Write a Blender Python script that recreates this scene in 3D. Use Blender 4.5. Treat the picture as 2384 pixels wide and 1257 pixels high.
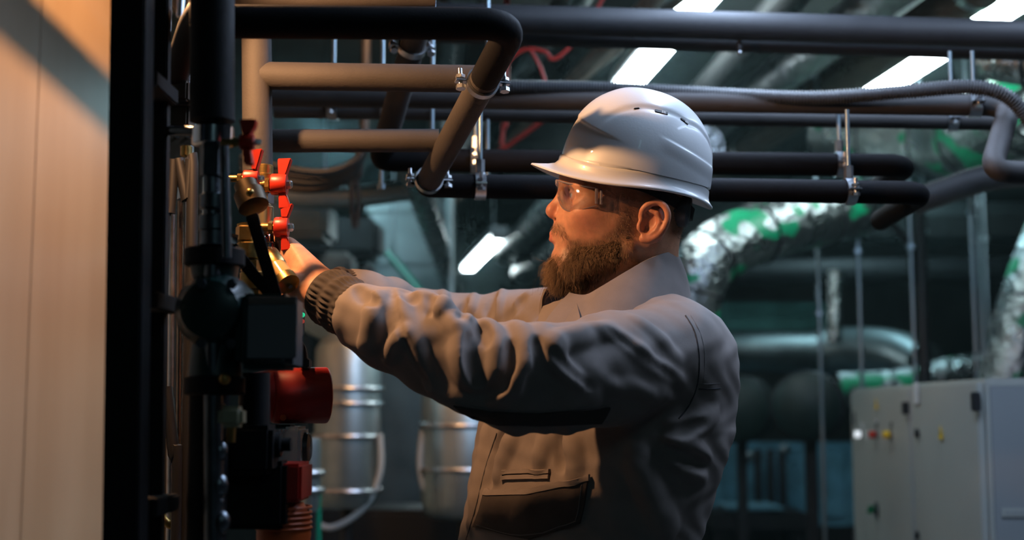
import bpy, bmesh, math, random
import numpy as np
from mathutils import Vector, Matrix

for _o in list(bpy.data.objects):
    bpy.data.objects.remove(_o)
scene = bpy.context.scene
COL = scene.collection
random.seed(7)

# ------------------------------------------------------------------ camera
FPX, CAMZ, PITCH = 3000.0, 1.33, math.radians(6.1)
cam_data = bpy.data.cameras.new('camera')
cam = bpy.data.objects.new('camera', cam_data)
COL.objects.link(cam)
cam.location = (0, 0, CAMZ)
cam.rotation_euler = (math.pi / 2 + PITCH, 0, 0)
cam_data.sensor_width = 36.0
cam_data.lens = 36.0 * FPX / 2384.0
cam_data.clip_start = 0.02
cam_data.clip_end = 60
cam_data.dof.use_dof = True
cam_data.dof.focus_distance = 1.93
cam_data.dof.aperture_fstop = 2.6
scene.camera = cam

# ------------------------------------------------------------------ world, lights, exposure
world = bpy.data.worlds.new('world')
scene.world = world
world.use_nodes = True
world.node_tree.nodes['Background'].inputs[0].default_value = (0.10, 0.17, 0.20, 1)
world.node_tree.nodes['Background'].inputs[1].default_value = 0.02
scene.view_settings.view_transform = 'Standard'
scene.view_settings.look = 'None'
scene.view_settings.gamma = 1.0
scene.view_settings.exposure = 0.0
scene.view_settings.use_curve_mapping = False
cy = scene.cycles
cy.max_bounces, cy.diffuse_bounces, cy.glossy_bounces = 4, 2, 2
cy.transmission_bounces, cy.volume_bounces, cy.transparent_max_bounces = 3, 0, 12
cy.caustics_reflective = cy.caustics_refractive = False
cy.use_adaptive_sampling = True
cy.adaptive_threshold = 0.05
cy.adaptive_min_samples = 12
cy.use_light_tree = False
cy.sample_clamp_indirect = 6.0


def lamp(name, kind, loc, energy, color, size=0.1, size_y=None, target=None):
    d = bpy.data.lights.new(name, kind)
    d.energy = energy
    d.color = color
    if kind == 'AREA':
        d.shape = 'RECTANGLE' if size_y else 'DISK'
        d.size = size
        if size_y:
            d.size_y = size_y
    else:
        d.shadow_soft_size = size
    o = bpy.data.objects.new(name, d)
    COL.objects.link(o)
    o.location = loc
    if target is not None:
        o.rotation_euler = (Vector(target) - Vector(loc)).to_track_quat('-Z', 'Y').to_euler()
    return o


WARM = (1.0, 0.51, 0.23)
BLUISH = (0.56, 0.72, 1.0)
COOL = (0.50, 0.84, 0.95)


def spot(name, loc, target, energy, color, angle, blend, size):
    o = lamp(name, 'SPOT', loc, energy, color, size, None, target)
    o.data.spot_size = math.radians(angle)
    o.data.spot_blend = blend
    return o


# tungsten work lamp with a reflector, clamped high beside the pipe rack just outside the frame
spot('work_lamp_light', (-0.511, 1.697, 1.979), (0.04, 1.86, 1.48), 33.0, WARM, 130, 0.4, 0.02)
# second reflector lamp under the soffit, thrown on the cream panels
spot('panel_lamp_light', (-0.32, 3.30, 2.72), (-1.18, 3.55, 1.45), 64.0, WARM, 112, 0.5, 0.05)
# ceiling battens of the room above the man and at the back left, among added fill lights
lamp('batten_light_over_aisle', 'AREA', (0.55, 2.35, 2.60), 30.0, BLUISH, 0.12, 1.5, (0.55, 2.35, 0))
lamp('fill_light_jacket_back', 'AREA', (1.45, 2.1, 2.62), 17.0, BLUISH, 0.12, 1.5, (1.45, 2.1, 0))  # added cool fill for the back of the jacket
lamp('fill_light_back_right', 'AREA', (1.9, 6.5, 2.66), 12.0, COOL, 0.12, 1.5, (1.9, 6.5, 0))  # added to brighten the wall and air handler at the back right
lamp('fill_light_behind_camera', 'AREA', (0.5, -1.1, 2.66), 4.0, COOL, 0.12, 1.5, (0.5, -1.1, 0))  # weak fill added for surfaces that face the camera
lamp('batten_light_back_left', 'AREA', (-0.9, 6.0, 2.66), 15.0, COOL, 0.12, 1.5, (-0.9, 6.0, 0))

# ------------------------------------------------------------------ pixel -> point helper
CP, SP = math.cos(PITCH), math.sin(PITCH)


def P(px, py, Y):
    """point seen at photo pixel (px, py) standing at depth Y"""
    dx = (px - 1192.0) / FPX
    dy = (628.5 - py) / FPX
    d = Vector((dx, CP - dy * SP, SP + dy * CP))
    return Vector((0, 0, CAMZ)) + d * (Y / d.y)


def M(n, Y):
    """length in metres of n photo pixels at depth Y"""
    return n * Y / FPX


# ------------------------------------------------------------------ materials
MATS = {}


def mat(name, color, rough=0.5, metal=0.0, bump=0.0, bscale=60.0, vary=0.0, vscale=8.0, vary_col=None, spec=0.5,
        stretch=(1, 1, 1), coat=0.0, rvary=0.0, emit=None, estr=0.0, bdist=0.002):
    if name in MATS:
        return MATS[name]
    m = bpy.data.materials.new(name)
    m.use_nodes = True
    nt = m.node_tree
    b = nt.nodes['Principled BSDF']
    b.inputs['Base Color'].default_value = (*color, 1)
    b.inputs['Roughness'].default_value = rough
    b.inputs['Metallic'].default_value = metal
    b.inputs['Specular IOR Level'].default_value = spec
    b.inputs['Coat Weight'].default_value = coat
    if emit:
        b.inputs['Emission Color'].default_value = (*emit, 1)
        b.inputs['Emission Strength'].default_value = estr
        if estr < 5:
            m.cycles.emission_sampling = 'NONE'
    tc = nt.nodes.new('ShaderNodeTexCoord')
    mp = nt.nodes.new('ShaderNodeMapping')
    mp.inputs['Scale'].default_value = stretch
    nt.links.new(tc.outputs['Object'], mp.inputs['Vector'])
    if vary > 0:
        n = nt.nodes.new('ShaderNodeTexNoise')
        n.inputs['Scale'].default_value = vscale
        n.inputs['Detail'].default_value = 5
        nt.links.new(mp.outputs[0], n.inputs['Vector'])
        r = nt.nodes.new('ShaderNodeMix')
        r.data_type = 'RGBA'
        c2 = vary_col or tuple(c * (1 - vary) for c in color)
        r.inputs[6].default_value = (*color, 1)
        r.inputs[7].default_value = (*c2, 1)
        cr = nt.nodes.new('ShaderNodeValToRGB')
        cr.color_ramp.elements[0].position = 0.38
        cr.color_ramp.elements[1].position = 0.66
        nt.links.new(n.outputs['Fac'], cr.inputs[0])
        nt.links.new(cr.outputs[0], r.inputs[0])
        nt.links.new(r.outputs[2], b.inputs['Base Color'])
        if rvary > 0:
            mr = nt.nodes.new('ShaderNodeMapRange')
            mr.inputs[3].default_value = max(0.03, rough - rvary)
            mr.inputs[4].default_value = min(1, rough + rvary)
            nt.links.new(n.outputs['Fac'], mr.inputs[0])
            nt.links.new(mr.outputs[0], b.inputs['Roughness'])
    if bump > 0:
        n2 = nt.nodes.new('ShaderNodeTexNoise')
        n2.inputs['Scale'].default_value = bscale
        n2.inputs['Detail'].default_value = 4
        nt.links.new(mp.outputs[0], n2.inputs['Vector'])
        bp = nt.nodes.new('ShaderNodeBump')
        bp.inputs['Strength'].default_value = bump
        bp.inputs['Distance'].default_value = bdist
        nt.links.new(n2.outputs['Fac'], bp.inputs['Height'])
        nt.links.new(bp.outputs[0], b.inputs['Normal'])
    MATS[name] = m
    return m


def foil_mat(name, green=0.0, base=(0.62, 0.68, 0.68), gscale=5.0, rough=0.27):
    """crinkled aluminium foil, optionally with green printed patches"""
    if name in MATS:
        return MATS[name]
    m = mat(name, base, rough, 1.0, 0.9, 26.0, 0.35, 9.0, rvary=0.14, bdist=0.02)
    if green > 0:
        nt = m.node_tree
        b = nt.nodes['Principled BSDF']
        tc = nt.nodes.new('ShaderNodeTexCoord')
        n = nt.nodes.new('ShaderNodeTexNoise')
        n.inputs['Scale'].default_value = gscale
        n.inputs['Detail'].default_value = 1.5
        nt.links.new(tc.outputs['Object'], n.inputs['Vector'])
        cr = nt.nodes.new('ShaderNodeValToRGB')
        cr.color_ramp.elements[0].position = 0.60 - 0.10 * green
        cr.color_ramp.elements[1].position = 0.63 - 0.10 * green
        nt.links.new(n.outputs['Fac'], cr.inputs[0])
        g = nt.nodes.new('ShaderNodeBsdfPrincipled')
        g.inputs['Base Color'].default_value = (0.0, 0.30, 0.13, 1)
        g.inputs['Roughness'].default_value = 0.45
        mx = nt.nodes.new('ShaderNodeMixShader')
        nt.links.new(cr.outputs[0], mx.inputs[0])
        nt.links.new(b.outputs[0], mx.inputs[1])
        nt.links.new(g.outputs[0], mx.inputs[2])
        nt.links.new(mx.outputs[0], nt.nodes['Material Output'].inputs['Surface'])
    return m


def glass_mat(name, color=(1, 1, 1), rough=0.02, ior=1.45):
    m = mat(name, color, rough)
    b = m.node_tree.nodes['Principled BSDF']
    b.inputs['Transmission Weight'].default_value = 1.0
    b.inputs['IOR'].default_value = ior
    return m


INSUL = mat('foam_insulation', (0.046, 0.040, 0.037), 0.75, 0, 0.25, 260, 0.25, 14)
INSUL_MD = mat('slate_foam_insulation', (0.058, 0.055, 0.055), 0.65, 0, 0.2, 250, 0.2, 12)
INSUL_BK = mat('black_and_shaded_foam', (0.0055, 0.0055, 0.0065), 0.75, 0, 0.2, 240, spec=0.12)  # black foam, also laid on the crossing pipe to stand for its shade
INSUL_DK = mat('black_foam_insulation', (0.030, 0.031, 0.034), 0.6, 0, 0.2, 240, 0.2, 12)
BLACK = mat('black_paint', (0.007, 0.007, 0.008), 0.65, 0, 0.1, 120, 0.3, 20, spec=0.2)
RUBBER = mat('black_rubber', (0.012, 0.012, 0.014), 0.5)
ZINC = mat('zinc_steel', (0.60, 0.63, 0.66), 0.32, 1.0, 0.15, 200, 0.3, 40)
CHROME = mat('chrome', (0.7, 0.74, 0.78), 0.14, 1.0)
STEELD = mat('dark_steel', (0.16, 0.18, 0.20), 0.35, 1.0, 0.2, 120, 0.4, 25)
BRASS = mat('brass', (0.42, 0.27, 0.09), 0.38, 1.0, 0.2, 160, 0.35, 30)
COPPER = mat('copper_tube', (0.62, 0.42, 0.30), 0.25, 1.0, 0.1, 120, 0.3, 30)
REDP = mat('red_plastic', (0.47, 0.022, 0.007), 0.4, 0, 0.08, 200)
REDPAINT = mat('red_enamel', (0.46, 0.022, 0.014), 0.42, 0, 0.05, 150, 0.2, 18)
ORANGE = mat('orange_enamel', (0.55, 0.09, 0.015), 0.45)
GREENP = mat('dark_green_enamel', (0.006, 0.028, 0.026), 0.35, 0, 0.15, 60, 0.3, 20)
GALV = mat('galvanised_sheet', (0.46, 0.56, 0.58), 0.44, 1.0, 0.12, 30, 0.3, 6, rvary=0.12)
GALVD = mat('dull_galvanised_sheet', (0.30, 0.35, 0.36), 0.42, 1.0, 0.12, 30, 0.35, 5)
CONC = mat('dark_concrete', (0.10, 0.11, 0.11), 0.9, 0, 0.4, 30, 0.4, 3)
CEILM = mat('concrete_soffit', (0.085, 0.10, 0.10), 0.9, 0, 0.4, 20, 0.45, 2.5)
WALLP = mat('cream_wall_panel', (0.56, 0.43, 0.30), 0.42, 0, 0.12, 6, 0.12, 5, stretch=(1, 1, 0.12), vary_col=(0.48, 0.35, 0.23))
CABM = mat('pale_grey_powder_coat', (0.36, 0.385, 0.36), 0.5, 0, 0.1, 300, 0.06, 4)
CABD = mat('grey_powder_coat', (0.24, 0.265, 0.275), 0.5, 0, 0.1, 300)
BLUEP = mat('blue_grey_panel', (0.18, 0.46, 0.62), 0.5, 0, 0.1, 40, 0.4, 6)
WHITEP = mat('white_plastic', (0.62, 0.65, 0.68), 0.4)
GREYP = mat('dark_grey_plastic', (0.05, 0.055, 0.06), 0.4)
YELLOWP = mat('yellow_print', (0.75, 0.50, 0.02), 0.5)
LIGHTM = mat('lit_diffuser', (0.9, 0.95, 0.95), 0.5, emit=(0.80, 0.97, 1.0), estr=26.0)
REDC = mat('red_cable', (0.45, 0.02, 0.01), 0.5)
BROWNC = mat('brown_wrapped_pipe', (0.20, 0.14, 0.10), 0.7, 0, 0.3, 60, 0.3, 10)
FOIL = foil_mat('plain_foil')
FOILG = foil_mat('green_printed_foil', 0.25, (0.44, 0.49, 0.49), gscale=8.0, rough=0.3)
DKCABLE = mat('dark_brown_cable', (0.024, 0.013, 0.008), 0.6)
RODZ = mat('bluish_zinc_rod', (0.34, 0.44, 0.50), 0.4, 1.0)
FOILD = foil_mat('dull_foil', 0.0, (0.55, 0.57, 0.60), rough=0.34)


# ------------------------------------------------------------------ mesh builder
def rot_to(axis):
    return Vector((0, 0, 1)).rotation_difference(Vector(axis).normalized()).to_matrix()


WORG = {}


class MB:
    def __init__(self):
        self.v, self.f = [], []

    def add(self, vs, fs):
        o = len(self.v)
        self.v += [Vector(p) for p in vs]
        self.f += [[i + o for i in q] for q in fs]
        return self

    def tube(self, pts, r, n=14, caps=True):
        pts = [Vector(p) for p in pts]
        if not hasattr(r, '__len__'):
            r = [r] * len(pts)
        k = len(pts)
        tan = []
        for i in range(k):
            a, b = pts[max(0, i - 1)], pts[min(k - 1, i + 1)]
            t = (b - a)
            tan.append(t.normalized() if t.length > 1e-9 else Vector((0, 0, 1)))
        u = tan[0].orthogonal().normalized()
        vs, fs = [], []
        for i in range(k):
            if i:
                u = (u - tan[i] * u.dot(tan[i]))
                u = u.normalized() if u.length > 1e-6 else tan[i].orthogonal().normalized()
            w = tan[i].cross(u)
            for j in range(n):
                a = 2 * math.pi * j / n
                vs.append(pts[i] + (u * math.cos(a) + w * math.sin(a)) * r[i])
        for i in range(k - 1):
            for j in range(n):
                j2 = (j + 1) % n
                fs.append([i * n + j, i * n + j2, (i + 1) * n + j2, (i + 1) * n + j])
        if caps:
            fs.append(list(range(n))[::-1])
            fs.append([(k - 1) * n + j for j in range(n)])
        return self.add(vs, fs)

    def box(self, c, size, R=None):
        c = Vector(c)
        sx, sy, sz = [s / 2 for s in size]
        vs = [Vector((x, y, z)) for x in (-sx, sx) for y in (-sy, sy) for z in (-sz, sz)]
        if R is not None:
            vs = [R @ p for p in vs]
        vs = [p + c for p in vs]
        return self.add(vs, [[0, 1, 3, 2], [4, 6, 7, 5], [0, 4, 5, 1], [2, 3, 7, 6], [0, 2, 6, 4], [1, 5, 7, 3]])

    def lathe(self, o, axis, prof, n=20):
        o = Vector(o)
        R = rot_to(axis)
        vs, fs = [], []
        k = len(prof)
        for t, r in prof:
            for j in range(n):
                a = 2 * math.pi * j / n
                vs.append(o + R @ Vector((r * math.cos(a), r * math.sin(a), t)))
        for i in range(k - 1):
            for j in range(n):
                j2 = (j + 1) % n
                fs.append([i * n + j, i * n + j2, (i + 1) * n + j2, (i + 1) * n + j])
        fs.append(list(range(n))[::-1])
        fs.append([(k - 1) * n + j for j in range(n)])
        return self.add(vs, fs)

    def torus(self, c, axis, Rr, r, n=24, m=8, a0=0.0, a1=2 * math.pi):
        c = Vector(c)
        R = rot_to(axis)
        full = abs(a1 - a0 - 2 * math.pi) < 1e-6
        steps = n if full else n + 1
        pts = []
        for i in range(steps):
            a = a0 + (a1 - a0) * i / n
            pts.append((a, [c + R @ Vector(((Rr + r * math.cos(b)) * math.cos(a), (Rr + r * math.cos(b)) * math.sin(a), r * math.sin(b)))
                            for b in [2 * math.pi * j / m for j in range(m)]]))
        vs = [p for _, ring in pts for p in ring]
        fs = []
        for i in range(n):
            i2 = (i + 1) % steps
            for j in range(m):
                j2 = (j + 1) % m
                fs.append([i * m + j, i2 * m + j, i2 * m + j2, i * m + j2])
        if not full:
            fs.append(list(range(m)))
            fs.append([n * m + j for j in range(m)][::-1])
        return self.add(vs, fs)

    def ball(self, c, rad, n=14, m=9, R=None):
        c = Vector(c)
        if not hasattr(rad, '__len__'):
            rad = (rad, rad, rad)
        vs, fs = [], []
        for i in range(m + 1):
            ph = math.pi * i / m
            for j in range(n):
                a = 2 * math.pi * j / n
                p = Vector((rad[0] * math.sin(ph) * math.cos(a), rad[1] * math.sin(ph) * math.sin(a), rad[2] * math.cos(ph)))
                vs.append(c + (R @ p if R is not None else p))
        for i in range(m):
            for j in range(n):
                j2 = (j + 1) % n
                fs.append([i * n + j, (i + 1) * n + j, (i + 1) * n + j2, i * n + j2])
        return self.add(vs, fs)

    def prism(self, poly, thick):
        """extrude a polygon (list of 3-D points) by the vector thick, both ways by half"""
        h = Vector(thick) / 2
        n = len(poly)
        vs = [Vector(p) - h for p in poly] + [Vector(p) + h for p in poly]
        fs = [list(range(n))[::-1], [n + i for i in range(n)]]
        for i in range(n):
            j = (i + 1) % n
            fs.append([i, j, n + j, n + i])
        return self.add(vs, fs)

    def build(self, name, m, parent=None, bevel=0.0, smooth=True, ang=40, seg=2, kind=None):
        bm = bmesh.new()
        bv = [bm.verts.new(p) for p in self.v]
        for q in self.f:
            try:
                bm.faces.new([bv[i] for i in q])
            except ValueError:
                pass
        bmesh.ops.remove_doubles(bm, verts=bm.verts, dist=1e-6)
        bmesh.ops.recalc_face_normals(bm, faces=bm.faces)
        if bevel > 0:
            es = [e for e in bm.edges if len(e.link_faces) == 2 and e.calc_face_angle(0) > math.radians(35)]
            bmesh.ops.bevel(bm, geom=es, offset=bevel, segments=seg, affect='EDGES', clamp_overlap=True)
        me = bpy.data.meshes.new(name)
        if parent is None:
            xs = [v.co for v in bm.verts]
            org = Vector(((min(p.x for p in xs) + max(p.x for p in xs)) / 2, (min(p.y for p in xs) + max(p.y for p in xs)) / 2, min(p.z for p in xs)))
        else:
            org = WORG[parent.name]
        bmesh.ops.translate(bm, verts=bm.verts, vec=-org)
        bm.to_mesh(me)
        bm.free()
        if smooth:
            me.shade_smooth()
            me.set_sharp_from_angle(angle=math.radians(ang))
        me.materials.append(m)
        o = bpy.data.objects.new(name, me)
        COL.objects.link(o)
        if parent is None:
            o.location = org
        else:
            o.parent = parent
        WORG[o.name] = org
        if kind:
            o['kind'] = kind
        return o


def tag(o, label, cat, group=None, kind=None):
    o['label'] = label
    o['category'] = cat
    if group:
        o['group'] = group
    if kind:
        o['kind'] = kind
    return o


def thing(name, loc, label, cat, group=None):
    o = bpy.data.objects.new(name, None)
    o.empty_display_size = 0.05
    COL.objects.link(o)
    o.location = loc
    WORG[o.name] = Vector(loc)
    return tag(o, label, cat, group)


def fillet(pts, rad, n=6):
    """polyline with rounded corners"""
    pts = [Vector(p) for p in pts]
    out = [pts[0]]
    for i in range(1, len(pts) - 1):
        a, b, c = pts[i - 1], pts[i], pts[i + 1]
        d1, d2 = (a - b), (c - b)
        r = min(rad, d1.length * 0.49, d2.length * 0.49)
        p, q = b + d1.normalized() * r, b + d2.normalized() * r
        for k in range(n + 1):
            t = k / n
            out.append(p * (1 - t) ** 2 + b * 2 * t * (1 - t) + q * t * t)
    out.append(pts[-1])
    return out


def curve_pts(pts, n=8):
    """Catmull-Rom through points"""
    pts = [Vector(p) for p in pts]
    out = []
    for i in range(len(pts) - 1):
        p0, p1, p2, p3 = pts[max(0, i - 1)], pts[i], pts[i + 1], pts[min(len(pts) - 1, i + 2)]
        for k in range(n):
            t = k / n
            out.append(0.5 * ((2 * p1) + (p2 - p0) * t + (2 * p0 - 5 * p1 + 4 * p2 - p3) * t * t + (3 * p1 - p0 - 3 * p2 + p3) * t ** 3))
    out.append(pts[-1])
    return out


def struct(o):
    o['kind'] = 'structure'
    return o
# ================================================================== THE ROOM
def box_obj(name, lo, hi, m, bevel=0.0, parent=None):
    lo, hi = Vector(lo), Vector(hi)
    return MB().box((lo + hi) / 2, hi - lo).build(name, m, parent, bevel)


struct(box_obj('floor', (-4.2, -2.0, -0.1), (6.0, 12.0, 0.0), CONC))
struct(box_obj('ceiling', (-4.2, -2.0, 2.95), (6.0, 12.0, 3.1), CEILM))
struct(box_obj('wall_back', (-4.2, 11.8, 0.0), (6.0, 12.0, 2.95), CONC))
struct(box_obj('wall_front', (-4.2, -2.2, 0.0), (6.0, -2.0, 2.95), CONC))
struct(box_obj('wall_right', (5.8, -2.0, 0.0), (6.0, 11.8, 2.95), CONC))
struct(box_obj('wall_far_left', (-4.2, -2.0, 0.0), (-4.0, 11.8, 2.95), CONC))
# partition of cream panels beside the rack: a backing wall and one object per panel
WX = -1.18
wl = struct(box_obj('wall_left', (WX - 0.10, 1.0, 0.0), (WX - 0.012, 5.05, 2.75), CONC))
seams = [1.0, 1.90, 3.144, 4.39, 5.05]
for a, b in zip(seams[:-1], seams[1:]):
    box_obj('wall_panel', (WX - 0.012, a + 0.0025, 0.02), (WX, b - 0.0025, 2.75), WALLP, 0.002, wl)

# ------------------------------------------------------------------ ceiling battens
def batten(a, b, w, label):
    a, b = Vector(a), Vector(b)
    d = (b - a)
    mid = (a + b) / 2
    R = Matrix((Vector((0, 0, 1)).cross(d.normalized()) * -1, d.normalized(), (0, 0, 1))).transposed()
    t = thing('batten_light', mid, label, 'light', 'linear ceiling battens')
    MB().box(mid + Vector((0, 0, 0.035)), (w * 1.12, d.length + 0.03, 0.05), R).build('housing', WHITEP, t, 0.004)
    MB().box(mid - Vector((0, 0, 0.004)), (w, d.length, 0.028), R).build('diffuser', LIGHTM, t, 0.008)
    for s in (-1, 1):
        e = mid + d.normalized() * s * (d.length / 2 + 0.012)
        MB().box(e + Vector((0, 0, 0.015)), (w * 1.14, 0.02, 0.075), R).build('end_cap', WHITEP, t, 0.004)
    for s in (-0.35, 0.35):
        e = mid + d * s
        MB().tube([e + Vector((0, 0, 0.05)), (e.x, e.y, 2.95)], 0.004, 8).build('suspension_wire', ZINC, t)
    return t


def ray_z(px, py, z):
    a, b = P(px, py, 1.0), P(px, py, 2.0)
    t = (z - a.z) / (b.z - a.z)
    return a + (b - a) * t


batten(ray_z(1668, -45, 2.68), ray_z(1458, 200, 2.68), 0.112, 'bright batten light above the white hard hat')
batten(ray_z(2480, -70, 2.68), ray_z(2026, 222, 2.68), 0.112, 'bright batten light above the corrugated conduit bend')
batten(ray_z(1162, 551, 2.30), ray_z(1090, 624, 2.30), 0.085, 'short bright batten light far behind the outstretched arms')

# ------------------------------------------------------------------ pipes under the ceiling
def pipe(name, label, pts, r, m, rad=0.06, n=18, parts=None, cat='pipe', group=None):
    """an insulated pipe run: one mesh, jacket only"""
    o = MB().tube(fillet(pts, rad, 7), r, n).build(name, m, None, 0, True, 50)
    return tag(o, label, cat, group)


def top_at(px, py, Y):
    return P(px, py, Y).z


def on_seg(a, b, px):
    """point of segment a-b that is seen in pixel column px"""
    lo, hi = 0.0, 1.0
    fa = to_px_x(a) < px
    for _ in range(40):
        m_ = (lo + hi) / 2
        if (to_px_x(a.lerp(b, m_)) < px) == fa:
            lo = m_
        else:
            hi = m_
    return a.lerp(b, lo)


def to_px_x(p):
    fw = p.y * CP + (p.z - CAMZ) * SP
    return 1192.0 + FPX * p.x / fw


def hanger(label, c, axis, r, band_w=0.022, rod_top=2.95, bolts=True, group='pipe hangers', flip=1):
    """split band round a pipe with bolted ears, hung from the ceiling on a threaded rod"""
    c, axis = Vector(c), Vector(axis).normalized()
    t = thing('pipe_hanger', c, label, 'pipe clamp', group)
    MB().lathe(c - axis * band_w / 2, axis, [(0, r + 0.0004), (0, r + 0.0035), (band_w, r + 0.0035), (band_w, r + 0.0004)], 28).build('band', ZINC, t)
    side = axis.cross(Vector((0, 0, 1))).normalized()
    upv = side.cross(axis).normalized()
    if bolts:
        for s in (-1, 1):
            e = c + side * s * (r + 0.012)
            R = Matrix((side, axis, upv)).transposed()
            MB().box(e - side * s * 0.003, (0.022, band_w, 0.0035), R).build('ear', ZINC, t, 0.0008)
            MB().tube([e - upv * 0.012, e + upv * 0.02], 0.0033, 10).tube([e - upv * 0.013, e - upv * 0.007], 0.0075, 6).tube([e + upv * 0.004, e + upv * 0.009], 0.0075, 6).build('bolt', ZINC, t)
    if rod_top:
        top = c + Vector((0, 0, r + 0.003))
        MB().tube([top, top + Vector((0, 0, 0.024))], 0.0085, 6).build('nut', ZINC, t)
        MB().tube([top + Vector((0, 0, 0.01)), (top.x, top.y, rod_top)], 0.0042, 10).build('rod', RODZ, t)
    return t


# the foam pipe that crosses the top left, coloured black for its shade, turns and slants back to the long lower run
R1 = 0.0215
a1, b1, c1, d1 = P(510, 50, 1.604), P(1198, 56, 1.695), P(992, 432, 2.27), P(2150, 449, 2.36)
t = thing('insulated_pipe', a1, 'insulated pipe crossing the top left, blackened as shade, and slanting back behind the arms', 'pipe')
m1 = b1 + (c1 - b1) * 0.27
MB().tube(fillet([a1, b1, m1], 0.05, 8), R1 * 1.01, 24).build('shaded_section', INSUL_BK, t)
MB().tube([b1 + (c1 - b1) * 0.12, b1 + (c1 - b1) * 0.955], R1, 24).build('grey_section', INSUL, t)
MB().tube(fillet([b1 + (c1 - b1) * 0.95, c1, d1, d1 + Vector((0.02, 0.35, 0))], 0.05, 8), R1 * 1.005, 24).build('black_run', INSUL_BK, t)
MB().tube([m1 + (c1 - b1) * 0.015, m1 + (c1 - b1) * 0.045], R1 * 1.03, 24).build('joint_tape', INSUL_DK, t)
dd = (c1 - b1)
hanger('zinc clamp with wing bolts on the slanting pipe under the elbow', b1 + dd * 0.30, dd, R1, 0.012, None, group='clamps on the slanting pipe')
hanger('zinc clamp low on the slanting pipe above the arms', b1 + dd * 0.955, dd, R1, 0.012, None, group='clamps on the slanting pipe')
# dark sleeve joints on the slanting pipe
# lit riser next to the valves
r_top, r_bot = P(596, -60, 2.01), P(600, 400, 2.01)
pipe('insulated_riser', 'grey insulated riser pipe standing behind the red valve handles', [r_top, r_bot], 0.0237, INSUL)
pipe('branch_pipe', 'insulated branch pipe running from the riser to the upper zinc clamp', [P(600, 176, 2.01), P(720, 178, 2.01), P(1118, 184, 2.03)], 0.0222, INSUL, 0.05, 20)
pipe('branch_pipe', 'lower insulated branch pipe meeting the slanting pipe halfway', [P(604, 328, 2.1), P(1022, 327, 2.12)], 0.0193, INSUL, 0.03, 20)
pipe('insulated_pipe', 'stub of insulated pipe at the very top above the shaded crossing pipe', [P(540, -4, 1.98), P(1012, -6, 2.02)], 0.0155, INSUL, 0.03, 18)
# second slanting pipe further back
a6, b6, c6 = P(985, 20, 2.28), P(885, 372, 2.58), P(2112, 385, 2.62)
t = thing('insulated_pipe', a6, 'second slanting insulated pipe turning into the black run behind the hat', 'pipe')
MB().tube([a6, a6 + (b6 - a6) * 0.90], 0.0235, 22).build('grey_section', INSUL, t)
MB().tube(fillet([a6 + (b6 - a6) * 0.885, b6, c6, c6 + Vector((0.02, 0.35, 0))], 0.05, 8), 0.0237, 22).build('black_run', INSUL_BK, t)
hanger('zinc clamp at the top of the farther slanting pipe', a6 + (b6 - a6) * 0.24, b6 - a6, 0.0235, 0.012, None, group='clamps on the slanting pipe')
# long runs under the corrugated conduit
a3, b3, c3, d3 = P(630, 224, 2.62), P(2352, 246, 2.50), P(2306, 398, 2.36), P(2560, 410, 2.50)
pipe('insulated_pipe', 'long insulated pipe below the corrugated conduit with an elbow at its right end', [a3, b3, c3, d3], 0.0215, INSUL_MD, 0.05, 20)
a4, b4 = P(640, 255, 2.8), P(2320, 283, 2.66)
pipe('insulated_pipe', 'long insulated pipe running just beneath the elbowed pipe', [a4, b4], 0.0185, INSUL_MD, 0.05, 20)
hanger('zinc clamp on the elbowed pipe near its bend', on_seg(a3, b3, 2268), b3 - a3, 0.0215, 0.024, top_at(2268, 120, 2.51))
hanger('zinc clamp on the lower pipe left of the bend', on_seg(a4, b4, 2217), b4 - a4, 0.0185, 0.021, top_at(2217, 120, 2.67))
hanger('zinc clamp and rod on the lowest black pipe left of the face', on_seg(c1, d1, 1118), d1 - c1, R1, 0.019, top_at(1118, 250, 2.33))
hanger('zinc clamp and rod on the lowest black pipe right of the hat', on_seg(c1, d1, 1977), d1 - c1, R1, 0.019, top_at(1977, 262, 2.37))
hanger('zinc clamp and rod on the upper black run left of the face', on_seg(b6, c6, 1107), c6 - b6, 0.0235, 0.019, top_at(1107, 250, 2.6))
hanger('zinc clamp and rod on the upper black run right of the hat', on_seg(b6, c6, 1955), c6 - b6, 0.0235, 0.019, top_at(1955, 262, 2.63))
hanger('zinc clamp on the pipe under the branch pipe beside the riser', on_seg(a4, b4, 776), b4 - a4, 0.0185, 0.022, 2.95)
for px, lab in ((892, 'thin zinc rod between the riser and the farther slanting pipe'), (1008, 'thin zinc rod right of the farther slanting pipe'), (1136, 'thin zinc rod above the pipe elbow')):
    q = P(px, 60, 2.75)
    tag(MB().tube([(q.x, q.y, 1.80), (q.x, q.y, 2.95)], 0.0045, 10).tube([(q.x, q.y, 1.80), (q.x, q.y, 1.81)], 0.009, 6).build('threaded_rod', RODZ), lab, 'rod', 'bare threaded rods')

# the pair of big insulated pipes right across the top
bl, br = P(900, 36, 2.92), P(2560, 86, 3.02)
pipe('main_pipe', 'thick dark insulated main pipe across the top of the picture', [bl, br], 0.0335, INSUL_DK, 0.05, 28)
pipe('main_pipe', 'slimmer dark pipe tucked under the thick main pipe', [P(1000, 78, 3.0), P(2560, 127, 3.12)], 0.022, INSUL_DK, 0.05, 22)
dn = thing('drain_stub', P(1722, 112, 2.98), 'tiny drain stub hanging under the main pipes', 'drain')
q = P(1722, 118, 2.98)
MB().tube([q + Vector((0, 0, 0.03)), q], 0.006, 10).build('stub', RUBBER, dn)
MB().ball(q - Vector((0, 0, 0.004)), (0.0055, 0.0055, 0.0065)).build('drop', CHROME, dn)

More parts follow.
